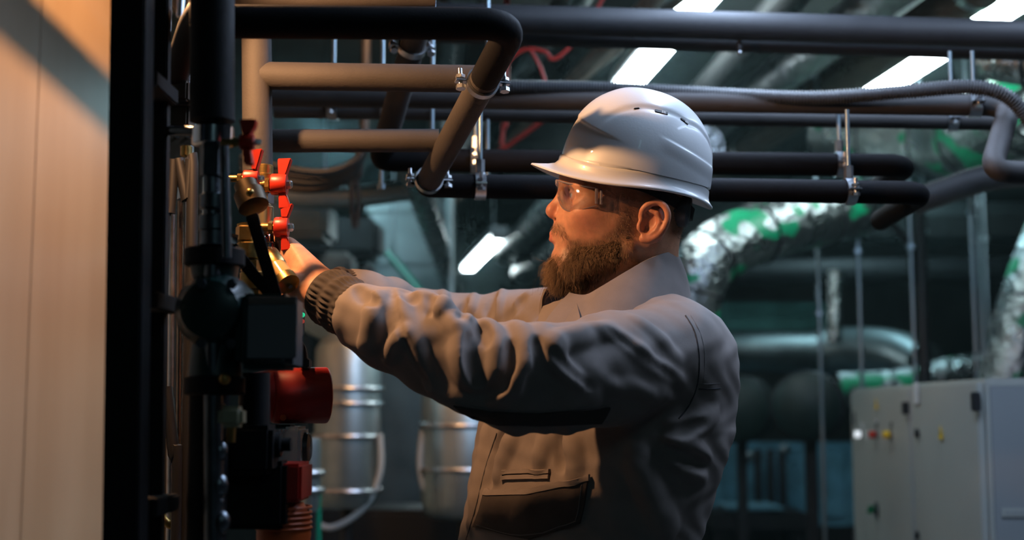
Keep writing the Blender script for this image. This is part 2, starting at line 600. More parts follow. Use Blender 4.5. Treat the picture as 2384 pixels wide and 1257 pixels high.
# unseen thick run added above the frame to cast a shade band on the panels
pipe('insulated_pipe', 'unseen thick insulated pipe added to shade the cream panels', [(-0.88, 2.2, 2.47), (-0.86, 3.62, 2.40)], 0.048, INSUL_DK)
# ------------------------------------------------------------------ corrugated conduit
def corrugated(name, label, pts, r, pitch, m):
    cp = curve_pts(pts, 24)
    L = [0]
    for p, q in zip(cp[:-1], cp[1:]):
        L.append(L[-1] + (q - p).length)
    out, rr = [], []
    step = pitch / 4
    s, i = 0.0, 0
    k = 0
    while s < L[-1]:
        while L[i + 1] < s:
            i += 1
        t = (s - L[i]) / max(1e-9, L[i + 1] - L[i])
        out.append(cp[i].lerp(cp[i + 1], t))
        rr.append(r * (1.0, 1.0, 0.78, 0.78)[k % 4])
        s += step
        k += 1
    return tag(MB().tube(out, rr, 12).build(name, m, None, 0, True, 60), label, 'conduit')


corrugated('corrugated_conduit', 'grey corrugated cable conduit running over the hard hat',
           [P(1120, 203, 2.56), P(1400, 206, 2.56), P(1700, 222, 2.54), P(1900, 228, 2.5), P(2100, 214, 2.46), P(2250, 203, 2.44), P(2340, 222, 2.42), P(2400, 285, 2.42), P(2450, 360, 2.42)],
           0.0155, 0.0058, mat('grey_conduit_plastic', (0.085, 0.09, 0.095), 0.4))

# ------------------------------------------------------------------ pipes lying along the soffit, running to the far end
def deep_pipe(label, p0, p1, z, r, m, name='ceiling_pipe', rings=0):
    a, b = ray_z(*p0, z), ray_z(*p1, z)
    d = (b - a).normalized()
    a = a - d * 0.8
    b = a + d * 6.2
    if b.y > 11.6:
        b = a + d * ((11.6 - a.y) / d.y)
    if not rings:
        return tag(MB().tube([a, b], r, 22).build(name, m), label, 'pipe', 'pipes along the soffit')
    t = thing(name, a, label, 'pipe', 'pipes along the soffit')
    MB().tube([a, b], r, 24).build('wrapping', m, t)
    for i in range(rings):
        c = a + (b - a) * (i + 0.5) / rings
        MB().lathe(c - d * 0.02, d, [(0, r), (0, r + 0.003), (0.04, r + 0.003), (0.04, r)], 24).build('joint_band', ZINC, t)
    return t


deep_pipe('foil wrapped pipe between the two long batten lights', (2052, 0), (1779, 201), 2.60, 0.075, FOILD, rings=6)
deep_pipe('dark wrapped pipe left of the batten above the conduit bend', (2215, 10), (1950, 195), 2.62, 0.075, BROWNC, rings=5)
deep_pipe('dark pipe right of the batten above the hat', (1830, 0), (1660, 190), 2.66, 0.06, INSUL_DK)
deep_pipe('tan wrapped pipe crossing the soffit left of the hat', (1480, 40), (1330, 190), 2.62, 0.03, BROWNC)
deep_pipe('thin tan pipe beside the batten left of the hat', (1530, 40), (1392, 150), 2.66, 0.018, BROWNC)
deep_pipe('pale galvanised duct along the soffit at the top', (1330, 0), (1180, 190), 2.72, 0.055, GALVD)
deep_pipe('grey pipe along the soffit behind the top left pipes', (1060, 60), (1030, 260), 2.7, 0.06, GALVD)

# red cables drooping from the soffit
def cable(name, label, pts, r, m, cat='cable', group=None):
    return tag(MB().tube(curve_pts(pts, 8), r, 8).build(name, m), label, cat, group)


cable('red_cable', 'red cable drooping in a loop right of the pipe elbow', [P(1412, -20, 3.5), P(1390, 20, 3.5), P(1335, 100, 3.5), P(1290, 138, 3.5), P(1268, 120, 3.5), P(1220, 116, 3.5), P(1180, 150, 3.5), P(1160, 230, 3.5)], 0.006, REDC, group='red cables')
cable('red_cable', 'thin red cable hanging right of the upper clamp', [P(1232, 112, 3.5), P(1255, 150, 3.5), P(1272, 200, 3.5), P(1280, 260, 3.5)], 0.005, REDC, group='red cables')
cable('red_cable', 'dull red cable slanting behind the hanger rod left of the hat', [P(1310, 240, 4.2), P(1250, 290, 4.2), P(1195, 330, 4.2), P(1155, 358, 4.2)], 0.008, REDC, group='red cables')
cable('red_cable', 'short red cable hanging below the conduit left of the hat', [Vector((P(1180, 250, 4.0).x, 4.0, 2.95)), P(1180, 250, 4.0), P(1172, 290, 4.0), P(1168, 340, 4.0)], 0.007, REDC, group='red cables')
for i, (off, rr, m_) in enumerate(((0, 0.012, RUBBER), (14, 0.010, DKCABLE), (28, 0.013, RUBBER), (44, 0.010, DKCABLE))):
    cable('hanging_cable', ['uppermost black cable sagging behind the red valve handles', 'second brown cable sagging behind the red valve handles', 'third thick black cable sagging behind the red valve handles', 'lowest brown cable sagging behind the red valve handles'][i],
          [P(560, 366 + off, 3.6 + 0.03 * i), P(680, 396 + off, 3.6 + 0.03 * i), P(760, 402 + off * 0.8, 3.6 + 0.03 * i), P(815, 384 + off * 0.6, 3.6 + 0.03 * i), P(842, 350 + off * 0.3, 3.6 + 0.03 * i), P(850, 250, 3.6 + 0.03 * i), Vector((P(850, 250, 3.6).x, 3.6 + 0.03 * i, 2.95))], rr, m_, group='sagging cables')
for i, (px, sp) in enumerate(((822, -3), (832, 3))):
    cable('hanging_cable', ['left frayed strand of brown cable hanging beyond the valves', 'right frayed strand of brown cable hanging beyond the valves'][i],
          [Vector((P(842, 330, 3.75).x, 3.75, 2.95)), P(842, 330, 3.75), P(px, 420, 3.75), P(px + sp, 470, 3.75), P(px - sp, 530, 3.75)], 0.007, DKCABLE, group='hanging cables')

# ------------------------------------------------------------------ foil ducts
def duct(name, label, pts, r, m, ring_every=0, n=28, cat='duct', ringm=None, group=None):
    cp = curve_pts(pts, 9)
    t = thing(name, cp[0], label, cat, group)
    MB().tube(cp, r, n).build('sleeve', m, t)
    if ring_every:
        for i in range(ring_every, len(cp) - 1, ring_every):
            d = (cp[i + 1] - cp[i - 1]).normalized()
            MB().torus(cp[i], d, r + 0.001, 0.006, 28, 6).build('clamp_band', ringm or RUBBER, t)
    return t


duct('foil_duct', 'green printed foil duct curving down behind the collar', [P(2040, 470, 5.3), P(1930, 500, 5.1), P(1790, 535, 4.9), P(1680, 580, 4.75), P(1625, 640, 4.7), P(1600, 740, 4.7), P(1590, 860, 4.7)], 0.115, FOILG, 10)
duct('foil_duct', 'green printed foil duct coiling under the conduit bend', [P(1930, 300, 5.4), P(2060, 310, 5.2), P(2200, 320, 5.0), P(2310, 300, 4.6), P(2420, 230, 4.3)], 0.155, FOILG, 8)
duct('foil_duct', 'foil duct sweeping down to the top of the third cabinet', [P(2470, 520, 5.6), P(2415, 660, 5.6), P(2372, 800, 5.6), P(2335, 960, 5.6), P(2310, 1100, 5.6)], 0.135, FOILG, 12)
duct('foil_duct', 'foil duct in the corner above the conduit bend', [P(2300, 120, 3.9), P(2400, 135, 3.8), P(2560, 130, 3.7)], 0.085, FOIL, 9)
fd = duct('foil_duct', 'green printed foil duct lying behind the tops of the cabinets', [P(1950, 905, 6.5), P(2090, 898, 6.5), P(2200, 872, 6.5), P(2330, 852, 6.5)], 0.085, FOILG, 12)
for q in (P(2090, 898, 6.5), P(2230, 868, 6.5)):
    MB().box((q.x, q.y, (q.z - 0.08) / 2), (0.03, 0.03, q.z - 0.08)).build('support_post', RUBBER, fd)
duct('foil_duct', 'small vertical foil duct between the hanging rods', [P(1944, 630, 6.4), P(1944, 720, 6.4), P(1943, 800, 6.4)], 0.036, FOIL, 0)

# ------------------------------------------------------------------ plant behind the man, right side
t = thing('round_duct', P(1600, 815, 7.4), 'large dull galvanised duct lying level with the shoulder', 'duct')
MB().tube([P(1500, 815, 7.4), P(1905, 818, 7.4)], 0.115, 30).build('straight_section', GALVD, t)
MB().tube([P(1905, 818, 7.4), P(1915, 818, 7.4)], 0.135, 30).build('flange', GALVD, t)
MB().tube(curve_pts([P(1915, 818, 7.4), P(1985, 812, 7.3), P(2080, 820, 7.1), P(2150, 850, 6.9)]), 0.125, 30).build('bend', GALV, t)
box_o = MB().box(P(1790, 742, 7.9), (0.75, 0.4, 0.17)).build('box_duct', mat('teal_reflection_sheet', (0.10, 0.28, 0.25), 0.4, 0.6, 0.1, 20, 0.4, 6), None, 0.01)  # teal base colour stands in for a green reflection on the sheet
for s_ in (-0.3, 0.3):
    c = P(1790, 742, 7.9)
    MB().tube([(c.x + s_, c.y, c.z + 0.08), (c.x + s_, c.y, 2.95)], 0.006, 8).build('hanger_rod', RODZ, box_o)
tag(box_o, 'rectangular duct coloured teal for its reflection above the large dull duct', 'duct')
for i, (px, py, rr) in enumerate(((1725, 952, 0.165), (1885, 946, 0.17))):
    c = P(px, py, 6.8 - 0.9 * i)
    rr *= (6.8 - 0.9 * i) / 6.8
    t = thing('drum_vessel', c, ['dark round vessel behind the back of the jacket', 'dark round vessel left of the control cabinets'][i], 'vessel', 'dark vessels')
    ax = Vector((0.3, 0.95, 0)).normalized()
    MB().lathe(c - ax * 0.25, ax, [(0, rr * 0.1), (0.015, rr * 0.7), (0.05, rr), (0.5, rr), (0.54, rr * 0.6)], 32).build('shell', mat('dark_teal_enamel', (0.006, 0.020, 0.018), 0.55, 0, 0.1, 20, 0.3, 8), t)
    MB().torus(c - ax * 0.17, ax, rr, 0.012, 32, 6).build('hoop', RUBBER, t)
    MB().torus(c + ax * 0.12, ax, rr, 0.012, 32, 6).build('hoop', RUBBER, t)
t = thing('air_handler', P(1790, 1257, 8.2), 'blue grey air handling unit low behind the jacket', 'machine')
MB().box(P(1800, 1125, 8.4), (1.15, 0.5, 0.52)).build('casing', BLUEP, t, 0.01)
for px in (1660, 1730, 1880, 1940):
    MB().box(P(px, 1120, 8.13), (0.13, 0.02, 0.44)).build('door_panel', BLUEP, t, 0.005)
for px in (1765, 1795, 1822):
    MB().box(P(px, 1120, 8.12), (0.045, 0.03, 0.40)).build('louvre', GREYP, t, 0.005)
for px, py in ((1742, 1060), (1826, 1045)):
    MB().lathe(P(px, py, 8.1), (0, -1, 0), [(0, 0.03), (0.03, 0.03), (0.035, 0.02)], 16).build('gauge', GALV, t)
MB().box(P(1800, 1240, 8.4) - Vector((0, 0, 0.1)), (1.2, 0.5, 0.35)).build('plinth', RUBBER, t, 0.01)
t = thing('pallet_sheet', P(1740, 1180, 7.4), 'pale blue sheet lying on a dark stand behind the jacket', 'sheet')
c = P(1745, 1178, 7.4)
MB().box(c, (0.31, 0.4, 0.02)).build('sheet', mat('pale_blue_sheet', (0.16, 0.32, 0.40), 0.35), t, 0.004)
MB().box(c + Vector((0.02, 0.05, -0.07)), (0.52, 0.5, 0.1)).build('stand_top', RUBBER, t, 0.01)
for sx in (-0.2, 0.24):
    for sy in (-0.15, 0.25):
        MB().box((c.x + sx, c.y + sy, (c.z - 0.1) / 2), (0.04, 0.04, c.z - 0.1)).build('leg', RUBBER, t)

for o_name in ('drum_vessel', 'drum_vessel.001'):
    v_ = bpy.data.objects[o_name]
    c = WORG[o_name]
    MB().box((c.x, c.y, (c.z - 0.15) / 2), (0.05, 0.05, c.z - 0.15)).build('saddle', RUBBER, v_, 0.005)
# vertical rods behind and above the cabinets
for px, py0, py1, Y, lab in ((1908, 735, 1290, 5.4, 'zinc rod dropping in front of the dark vessel left of the cabinets'),
                             (1998, 590, 915, 5.2, 'zinc rod dropping to the first cabinet'),
                             (2121, 580, 915, 5.2, 'zinc rod left of the black post above the cabinets'),
                             (2152, 545, 915, 5.3, 'zinc rod right of the black post above the cabinets'),
                             (2260, 500, 900, 5.3, 'front zinc rod above the second cabinet'),
                             (2276, 480, 900, 5.6, 'middle zinc rod above the second cabinet'),
                             (2294, 560, 900, 6.0, 'rear thin zinc rod above the second cabinet')):
    a, b = P(px, py0, Y), P(px, py1, Y)
    tag(MB().tube([(a.x, a.y, 2.95), (a.x, a.y, max(0.0, b.z))], 0.0085, 10).tube([(a.x, a.y, a.z), (a.x, a.y, a.z + 0.02)], 0.017, 6).build('threaded_rod', RODZ), lab, 'rod', 'rods above the cabinets')
a = P(2140, 490, 5.25)
t = thing('black_post', (a.x, a.y, 0), 'black pipe post with a slanting brace above the cabinets', 'post')
MB().tube([(a.x, a.y, 0), (a.x, a.y, a.z)], 0.026, 14).build('post', RUBBER, t)
MB().tube(fillet([P(2066, 515, 5.25), P(2118, 560, 5.25), P(2128, 660, 5.25)], 0.06), 0.016, 12).build('brace', RUBBER, t)
pipe('insulated_pipe', 'dark pipe slanting down to the right behind the pipe elbow', [P(2130, 470, 3.4), P(2300, 410, 3.3), P(2520, 395, 3.2)], 0.035, INSUL_DK)
pipe('cable_tray', 'dark level tray behind the hanging rods', [P(1300, 520, 6.6), P(2560, 520, 6.6)], 0.11, mat('dark_tray', (0.02, 0.024, 0.025), 0.6), 0.05, 6, cat='cable tray')
pipe('insulated_pipe', 'thick black pipe level with the chin on the far side of the room', [P(1560, 635, 7.4), P(2560, 625, 7.4)], 0.075, INSUL_DK)

# ------------------------------------------------------------------ plant behind the arms, left side
def can(label, cx, top, bot, Y, rpx, bands, neck=None, hose=None):
    a, b = P(cx, top, Y), P(cx, bot, Y)
    r = M(rpx, Y)
    t = thing('silver_air_duct', (a.x, a.y, b.z), label, 'duct', 'galvanised duct drops')
    H = a.z - b.z
    MB().lathe((a.x, a.y, b.z), (0, 0, 1), [(0, r * 0.25), (0.0, r * 0.75), (0.02, r * 0.93), (0.06, r), (H - 0.02, r), (H, r * 0.9)], 36).build('shell', GALV, t)
    for by in bands:
        z = P(cx, by, Y).z
        MB().torus((a.x, a.y, z), (0, 0, 1), r + 0.003, 0.009, 36, 8).build('hoop', ZINC, t)
    if neck:
        nt_ = P(cx + neck[0], neck[1], Y)
        MB().tube(curve_pts([(a.x, a.y, a.z - 0.03), (a.x, a.y, a.z + 0.06), P(cx + neck[0] * 0.4, top - (top - neck[1]) * 0.55, Y), nt_]), r * neck[2], 28).build('neck', GALV, t)
    MB().tube([(a.x, a.y, 0.0), (a.x, a.y, b.z + 0.01)], 0.02, 12).build('drain_leg', RUBBER, t)
    if hose:
        MB().tube(curve_pts([P(x, y, Y - 0.05) for x, y in hose], 8), 0.011, 10).build('hose', mat('grey_hose', (0.45, 0.52, 0.53), 0.35), t)
    return t


can('silver duct drop with a looped hose right of the red motor', 812, 800, 1180, 4.3, 76, (905, 940, 1015, 1140), (-170, 640, 0.9),
    [(884, 1010), (886, 1090), (862, 1160), (820, 1205), (770, 1228), (735, 1218)])
can('silver duct drop half hidden behind the jacket front', 1080, 900, 1205, 4.5, 98, (990, 1090), None, [(985, 1000), (978, 1090), (1000, 1160), (1060, 1200)])
can('small bright silver canister beside the white controller', 722, 1020, 1190, 3.4, 26, (1100, 1140))
pipe('drain_pipe', 'green plastic pipe low behind the orange pump', [P(738, 1130, 3.6), P(738, 1330, 3.6)], 0.012, mat('green_pipe', (0.0, 0.22, 0.14), 0.4))
# tall grey duct and foil pipes in the far left of the room
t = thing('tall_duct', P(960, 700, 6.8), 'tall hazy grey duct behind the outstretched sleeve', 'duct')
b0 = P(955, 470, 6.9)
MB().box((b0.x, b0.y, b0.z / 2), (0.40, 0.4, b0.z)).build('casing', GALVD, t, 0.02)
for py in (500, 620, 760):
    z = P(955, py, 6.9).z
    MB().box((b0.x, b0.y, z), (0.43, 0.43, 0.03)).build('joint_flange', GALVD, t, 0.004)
for i, (p0, p1, rr) in enumerate((((1268, 500), (1175, 590), 0.07), ((1330, 560), (1220, 640), 0.08), ((1030, 600), (1060, 690), 0.05))):
    a, b = P(*p0, 6.2), P(*p1, 7.6)
    tag(MB().tube([a + (a - b) * 1.5, b], rr, 22).build('foil_pipe', FOIL), ['foil pipe slanting above the short far batten light', 'foil pipe slanting just behind the beard', 'foil pipe slanting behind the far sleeve'][i], 'pipe', 'far foil pipes')
tag(MB().tube([P(1048, 440, 6.0), P(1052, 800, 6.0)], 0.022, 14).build('galvanised_pipe', GALV), 'slim upright galvanised pipe behind the far sleeve', 'pipe')
a, b = P(905, 590, 5.6), P(1010, 720, 5.2)
o = tag(MB().tube([a, b], 0.018, 12).build('green_pipe', mat('green_pipe', (0, 0.2, 0.1), 0.4)), 'green pipe slanting behind the far sleeve', 'pipe')
MB().tube([a + (b - a) * 0.1, Vector((a.x + (b.x - a.x) * 0.1, a.y + (b.y - a.y) * 0.1, 2.95))], 0.004, 8).build('hanger_rod', RODZ, o)
def legs(o, c, w, top):
    for s_ in (-1, 1):
        MB().box((c.x + s_ * w, c.y, top / 2), (0.02, 0.02, top)).build('leg', RUBBER, o)


for i, (px, py, w, h) in enumerate(((700, 622, 60, 52), (790, 622, 70, 60), (862, 640, 26, 50))):
    c = P(px, py, 5.5)
    o = tag(MB().box(c, (M(w, 5.5), 0.25, M(h, 5.5))).build('grey_box', mat('pale_enclosure', (0.34, 0.36, 0.36), 0.5), None, 0.02), ['pale enclosure behind the wrist', 'pale enclosure above the knitted cuff', 'narrow pale enclosure right of the cuff'][i], 'enclosure', 'pale enclosures')
    legs(o, c, M(w * 0.3, 5.5), c.z - M(h * 0.5, 5.5))
c = P(690, 520, 5.0)
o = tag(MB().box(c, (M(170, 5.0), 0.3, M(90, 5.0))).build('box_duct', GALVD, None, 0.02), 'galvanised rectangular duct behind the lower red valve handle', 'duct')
for s_ in (-0.11, 0.11):
    MB().tube([(c.x + s_, c.y, c.z + 0.05), (c.x + s_, c.y, 2.95)], 0.005, 8).build('hanger_rod', RODZ, o)
pipe('insulated_pipe', 'grey insulated pipe arching behind the valve handles', [P(560, 440, 4.6), P(760, 470, 4.6), P(960, 440, 4.6)], 0.04, GALVD, 0.2)
c = P(760, 560, 5.9)
o = tag(MB().box(c, (M(260, 5.9), 0.3, M(90, 5.9))).build('tank_casing', INSUL_DK, None, 0.03), 'black casing behind the hand', 'enclosure')
legs(o, c, M(100, 5.9), c.z - M(45, 5.9))
c = P(940, 1190, 5.2)
tag(MB().box((c.x, c.y, c.z / 2 + 0.02), (0.7, 0.4, c.z), None).build('equipment_base', RUBBER, None, 0.02), 'black equipment base on the floor between the silver ducts', 'machine')

# ------------------------------------------------------------------ control cabinets
NV = Vector((0, 0, 1))


def cabinet(label, a, b, z1, m, depth=0.45):
    """box whose door face runs in plan from a to b"""
    a, b = Vector((a[0], a[1], 0)), Vector((b[0], b[1], 0))
    d = (b - a)
    w = d.length
    d.normalize()
    nrm = Vector((-d.y, d.x, 0))          # from the door into the box
    t = thing('control_cabinet', (a + b) / 2 + nrm * depth / 2, label, 'cabinet', 'control cabinets')
    R = Matrix((d, nrm, NV)).transposed()
    MB().box((a + b) / 2 + nrm * (depth / 2 + 0.018) + NV * z1 / 2, (w - 0.006, depth, z1), R).build('body', m, t, 0.004)
    dr = MB().box((a + b) / 2 + nrm * 0.009 + NV * (z1 / 2), (w - 0.030, 0.018, z1 - 0.02), R).build('door', m, t, 0.004)
    MB().box((a + b) / 2 + nrm * (depth / 2 + 0.02) + NV * 0.05, (w * 0.98, depth * 0.95, 0.1), R).build('plinth', GREYP, t)
    return t, dr, a, d, nrm, R, w


def cab_pt(a, d, nrm, px, py, out=0.004):
    """point on the door plane seen at a pixel"""
    o, q = Vector((0, 0, CAMZ)), P(px, py, 1.0)
    r = q - o
    t_ = (a - o).dot(nrm) / r.dot(nrm)
    return o + r * t_ - nrm * out


z_cab = P(1978, 905, 5.0).z
CA, CB, CC = (P(1978, 905, 5.0).x, 5.0), (P(2117, 895, 4.085).x, 4.085), (P(2278, 884, 3.39).x, 3.39)
t1, dr1, a, d, nrm, R, w = cabinet('pale control cabinet with white, red and yellow pushbuttons on its door', CA, CB, z_cab, CABM)


def triangle(door, c, d, h):
    u = NV
    MB().prism([c - d * h * 0.55 - u * h * 0.45, c + d * h * 0.55 - u * h * 0.45, c + u * h * 0.55], nrm * 0.002).build('warning_sign', YELLOWP, door)
    MB().prism([c - d * h * 0.06 - u * h * 0.22 - nrm * 0.0015, c + d * h * 0.10 - u * h * 0.02 - nrm * 0.0015, c + d * h * 0.02 + u * h * 0.0 - nrm * 0.0015, c + d * h * 0.06 + u * h * 0.26 - nrm * 0.0015, c - d * h * 0.1 + u * h * 0.02 - nrm * 0.0015],
               nrm * 0.001).build('warning_bolt', RUBBER, door)


triangle(dr1, cab_pt(a, d, nrm, 2042, 941), d, 0.036)
lampw = mat('lit_white_button', (0.9, 0.95, 1.0), 0.3, emit=(0.85, 0.93, 1.0), estr=0.8)
for px, m_, py in ((2007, lampw, 1011), (2041, REDP, 1012), (2075, YELLOWP, 1012)):
    c = cab_pt(a, d, nrm, px, py, 0.0)
    bz = MB().lathe(c + nrm * 0.002, -nrm, [(0, 0.016), (0.008, 0.016), (0.009, 0.013)], 20).build('button_ring', GREYP, dr1)
    MB().lathe(c, -nrm, [(0, 0.0125), (0.024, 0.0125), (0.027, 0.009)], 20).build('pushbutton', m_, bz)
    MB().box(c + NV * 0.032 + d * 0.004, (0.03, 0.002, 0.02), R).build('button_label', GREYP if py == 1012 else WHITEP, dr1)
MB().box(cab_pt(a, d, nrm, 2043, 980), (0.02, 0.002, 0.012), R).build('name_plate', WHITEP, dr1)
c = cab_pt(a, d, nrm, 2042, 1187, 0.0)
sw = MB().lathe(c + nrm * 0.002, -nrm, [(0, 0.03), (0.006, 0.03), (0.008, 0.024)], 24).build('rotary_switch', GREYP, dr1)
MB().box(c - nrm * 0.022, (0.009, 0.022, 0.032), R @ Matrix.Rotation(0.6, 3, 'Y')).build('switch_lever', mat('green_plastic', (0.0, 0.22, 0.08), 0.4), sw, 0.003)
for py in (975, 1250):
    MB().box(cab_pt(a, d, nrm, 1990, py, 0.002), (0.016, 0.008, 0.05), R).build('lock', GREYP, dr1, 0.002)
MB().box(cab_pt(a, d, nrm, 2113, 950, 0.006), (0.03, 0.02, 0.04), R).build('hinge', RUBBER, t1, 0.003)
t2, dr2, a, d, nrm, R, w = cabinet('pale control cabinet with one warning triangle, its end facing the viewer', CB, CC, z_cab + 0.004, CABM)
triangle(dr2, cab_pt(a, d, nrm, 2193, 1008), d, 0.038)
for py in (1008, 1246):
    MB().lathe(cab_pt(a, d, nrm, 2138, py, 0.0), -nrm, [(0, 0.014), (0.008, 0.014), (0.01, 0.01)], 16).build('lock', RUBBER, dr2)
MB().box(cab_pt(a, d, nrm, 2136, 915), (0.05, 0.002, 0.065), R).build('paper_label', WHITEP, dr2)
MB().box(cab_pt(a, d, nrm, 2277, 935, 0.006), (0.03, 0.02, 0.05), R).build('hinge', RUBBER, t2, 0.003)
endc = Vector((CC[0], CC[1], 0))
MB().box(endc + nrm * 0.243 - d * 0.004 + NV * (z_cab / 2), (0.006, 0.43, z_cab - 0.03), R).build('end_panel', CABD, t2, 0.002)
eo = endc + d * 0.0 - d * 0.008
def end_pt(px, py):
    o, q = Vector((0, 0, CAMZ)), P(px, py, 1.0)
    r_ = q - o
    return o + r_ * ((eo - o).dot(d) / r_.dot(d)) + d * 0.010
MB().box(end_pt(2364, 1192), (0.002, 0.075, 0.022), R).build('paper_strip', CABM, t2)
for k in range(8):
    MB().box(end_pt(2340 + k * 6, 1192) + d * 0.0015, (0.001, 0.003, 0.008 if k % 3 else 0.011), R).build('print_mark', CABD, t2)
# ================================================================== PIPE RACK ON THE LEFT
def upright(label, px0, px1, Y, m, name='rack_post'):
    a, b = P(px0, 600, Y), P(px1, 600, Y)
    w = b.x - a.x
    lo, hi = P((px0 + px1) / 2 - 9, 1257, Y), P((px0 + px1) / 2 + 9, 0, Y)
    k = (hi - lo) / (hi.z - lo.z)
    cx = lambda z: lo + k * (z - lo.z)
    t = thing(name, (cx(0).x, Y, 0), label, 'post', 'rack posts')
    vs = []
    for z in (0.0, 1.86):
        c = cx(z)
        vs += [(c.x - w / 2, Y, z), (c.x + w / 2, Y, z), (c.x + w / 2, Y + w, z), (c.x - w / 2, Y + w, z)]
    MB().add(vs, [[0, 1, 2, 3], [4, 5, 6, 7], [0, 1, 5, 4], [1, 2, 6, 5], [2, 3, 7, 6], [3, 0, 4, 7]]).build('profile', m, t, 0.002)
    c = cx(0)
    MB().box((c.x, Y + w / 2, 0.006), (w * 2.2, w * 2.2, 0.012)).build('foot_plate', m, t, 0.001)
    return t


rp1 = upright('broad black rack post against the cream panel', 246, 330, 1.40, BLACK)
rp2 = upright('slim black rack post right of the broad one', 347, 383, 1.56, BLACK)
for py in (190, 700, 1180):
    c = P(346, py, 1.5)
    MB().box((c.x, 1.53, c.z), (0.03, 0.10, 0.02)).build('cleat', BLACK, rp2, 0.002)
for i, (py, Y) in enumerate(((302, 1.62),)):
    a, b = P(352, py, Y - 0.04), P(505, py + 4, Y - 0.08)
    tag(MB().tube([a, b], 0.006, 12).build('cross_rod', STEELD), 'dark cross rod between the slim post and the riser union', 'rod')

# black riser with union, at the front of the rack
YR = 1.50
t = thing('front_riser', P(494, 1320, YR), 'black insulated riser with chrome union in front of the valves', 'pipe')
MB().tube([P(494, -30, YR), P(494, 282, YR)], M(53, YR), 24).build('insulation', BLACK, t)
MB().tube([P(494, 275, YR), P(498, 1330, YR)], M(22, YR), 18).build('pipe', STEELD, t)
c = P(496, 318, YR)
MB().lathe(c, (0, 0, 1), [(-0.012, 0.020), (-0.010, 0.0245), (0.010, 0.0245), (0.014, 0.020)], 24).build('union_nut', CHROME, t)
c = P(497, 372, YR)
MB().lathe(c, (0, 0, 1), [(-0.020, 0.0165), (0.020, 0.0165)], 6).build('hex_adapter', STEELD, t)
for py, rr in ((470, 0.0175), (520, 0.019), (555, 0.0175)):
    MB().lathe(P(500, py, YR), (0, 0, 1), [(-0.010, rr * 0.8), (-0.008, rr), (0.008, rr), (0.010, rr * 0.8)], 20).build('coupling_ring', STEELD, t)
MB().tube([P(522, 330, YR - 0.02), P(528, 600, YR - 0.02)], M(11, YR), 12).build('bypass_tube', STEELD, t)
# slanting branch that leaves the riser at the top
tag(MB().tube(fillet([P(505, 0, 1.52), P(455, 30, 1.60), P(404, 190, 1.72)], 0.05), 0.017, 18).build('slanting_branch', BLACK), 'black slanting branch pipe at the top beside the slim post', 'pipe')
# control boxes on the slim post
t = thing('junction_box', P(416, 310, 1.7), 'brown grey junction box under the slanting branch', 'junction box')
MB().box(P(416, 218, 1.72), (M(60, 1.72), 0.04, M(48, 1.72))).build('upper_half', mat('olive_plastic', (0.075, 0.062, 0.045), 0.5), t, 0.003)
MB().box(P(416, 274, 1.72), (M(62, 1.72), 0.04, M(54, 1.72))).build('lower_half', MATS['olive_plastic'], t, 0.003)
MB().box(P(416, 246, 1.70), (M(66, 1.72), 0.03, M(8, 1.72))).build('seam_strip', RUBBER, t)
# bright tubes and ribbed hose between the posts, near the cream panel
for i, (px, y0, y1, Y, r, m_) in enumerate(((392, -40, 74, 2.5, 0.008, ZINC), (424, -40, 40, 2.5, 0.008, ZINC))):
    tag(MB().tube([P(px, y0, Y), P(px - 4, y1, Y)], r, 12).build('steel_tube', m_), ['lit steel tube at the top right of the slim post', 'second lit steel tube at the top beside the slanting branch'][i], 'pipe', 'lit tubes behind the rack')
tag(corrugated('ribbed_hose', 'short ribbed hose lit warm beside the black riser', [Vector((P(446, 100, 2.3).x, 2.3, 2.95)), P(445, 60, 2.3), P(442, 150, 2.3), P(438, 196, 2.3)], 0.0085, 0.005, ZINC), 'short ribbed hose lit warm beside the black riser', 'hose')
t = thing('added_backplate', (P(415, 780, 2.32).x, 2.32, 0.0), 'added dim olive plate hiding the bright wall behind the vertical tubes', 'plate')  # plate added to cover an over-bright stretch of wall
zt = P(415, 296, 2.32).z
MB().box((P(415, 780, 2.32).x, 2.32, zt / 2), (M(98, 2.32), 0.012, zt)).build('sheet', MATS['olive_plastic'], t, 0.002)
for k_ in range(4):
    MB().tube([(P(415, 780, 2.32).x - 0.03 + 0.02 * k_, 2.318, zt - 0.02), (P(415, 780, 2.32).x - 0.03 + 0.02 * k_, 2.308, zt - 0.02)], 0.003, 8).build('screw', ZINC, t)
t = thing('tube_heater', P(415, 1230, 2.2), 'bank of bright vertical tubes between the posts with a U bend below', 'heat exchanger')
for px, y0, y1, r in ((402, 395, 1210, 0.0065), (420, 440, 1200, 0.0055), (441, 340, 1205, 0.0075)):
    MB().tube([P(px, y0, 2.2), P(px - 6, y1, 2.2), (P(px - 6, y1, 2.2).x, 2.2, 0.0)], r, 12).build('tube', COPPER if px == 420 else ZINC, t)
MB().tube(curve_pts([P(372, 1180, 2.15), P(378, 1205, 2.15), P(398, 1222, 2.15), P(420, 1212, 2.15), P(430, 1190, 2.15)]), 0.007, 10).build('u_bend', BRASS, t)
MB().tube(curve_pts([P(400, 1020, 2.12), P(404, 1040, 2.12), P(420, 1048, 2.12), P(438, 1046, 2.12)]), 0.0055, 10).build('drain_elbow', BRASS, t)
MB().lathe(P(428, 450, 2.14), (0, 0, 1), [(-0.012, 0.010), (-0.01, 0.015), (0.008, 0.015), (0.012, 0.009)], 16).build('compression_nut', CHROME, t)
MB().lathe(P(434, 352, 2.14), (0, 0, 1), [(-0.01, 0.007), (-0.008, 0.010), (0.008, 0.010), (0.01, 0.006)], 16).build('bleed_cap', BRASS, t)
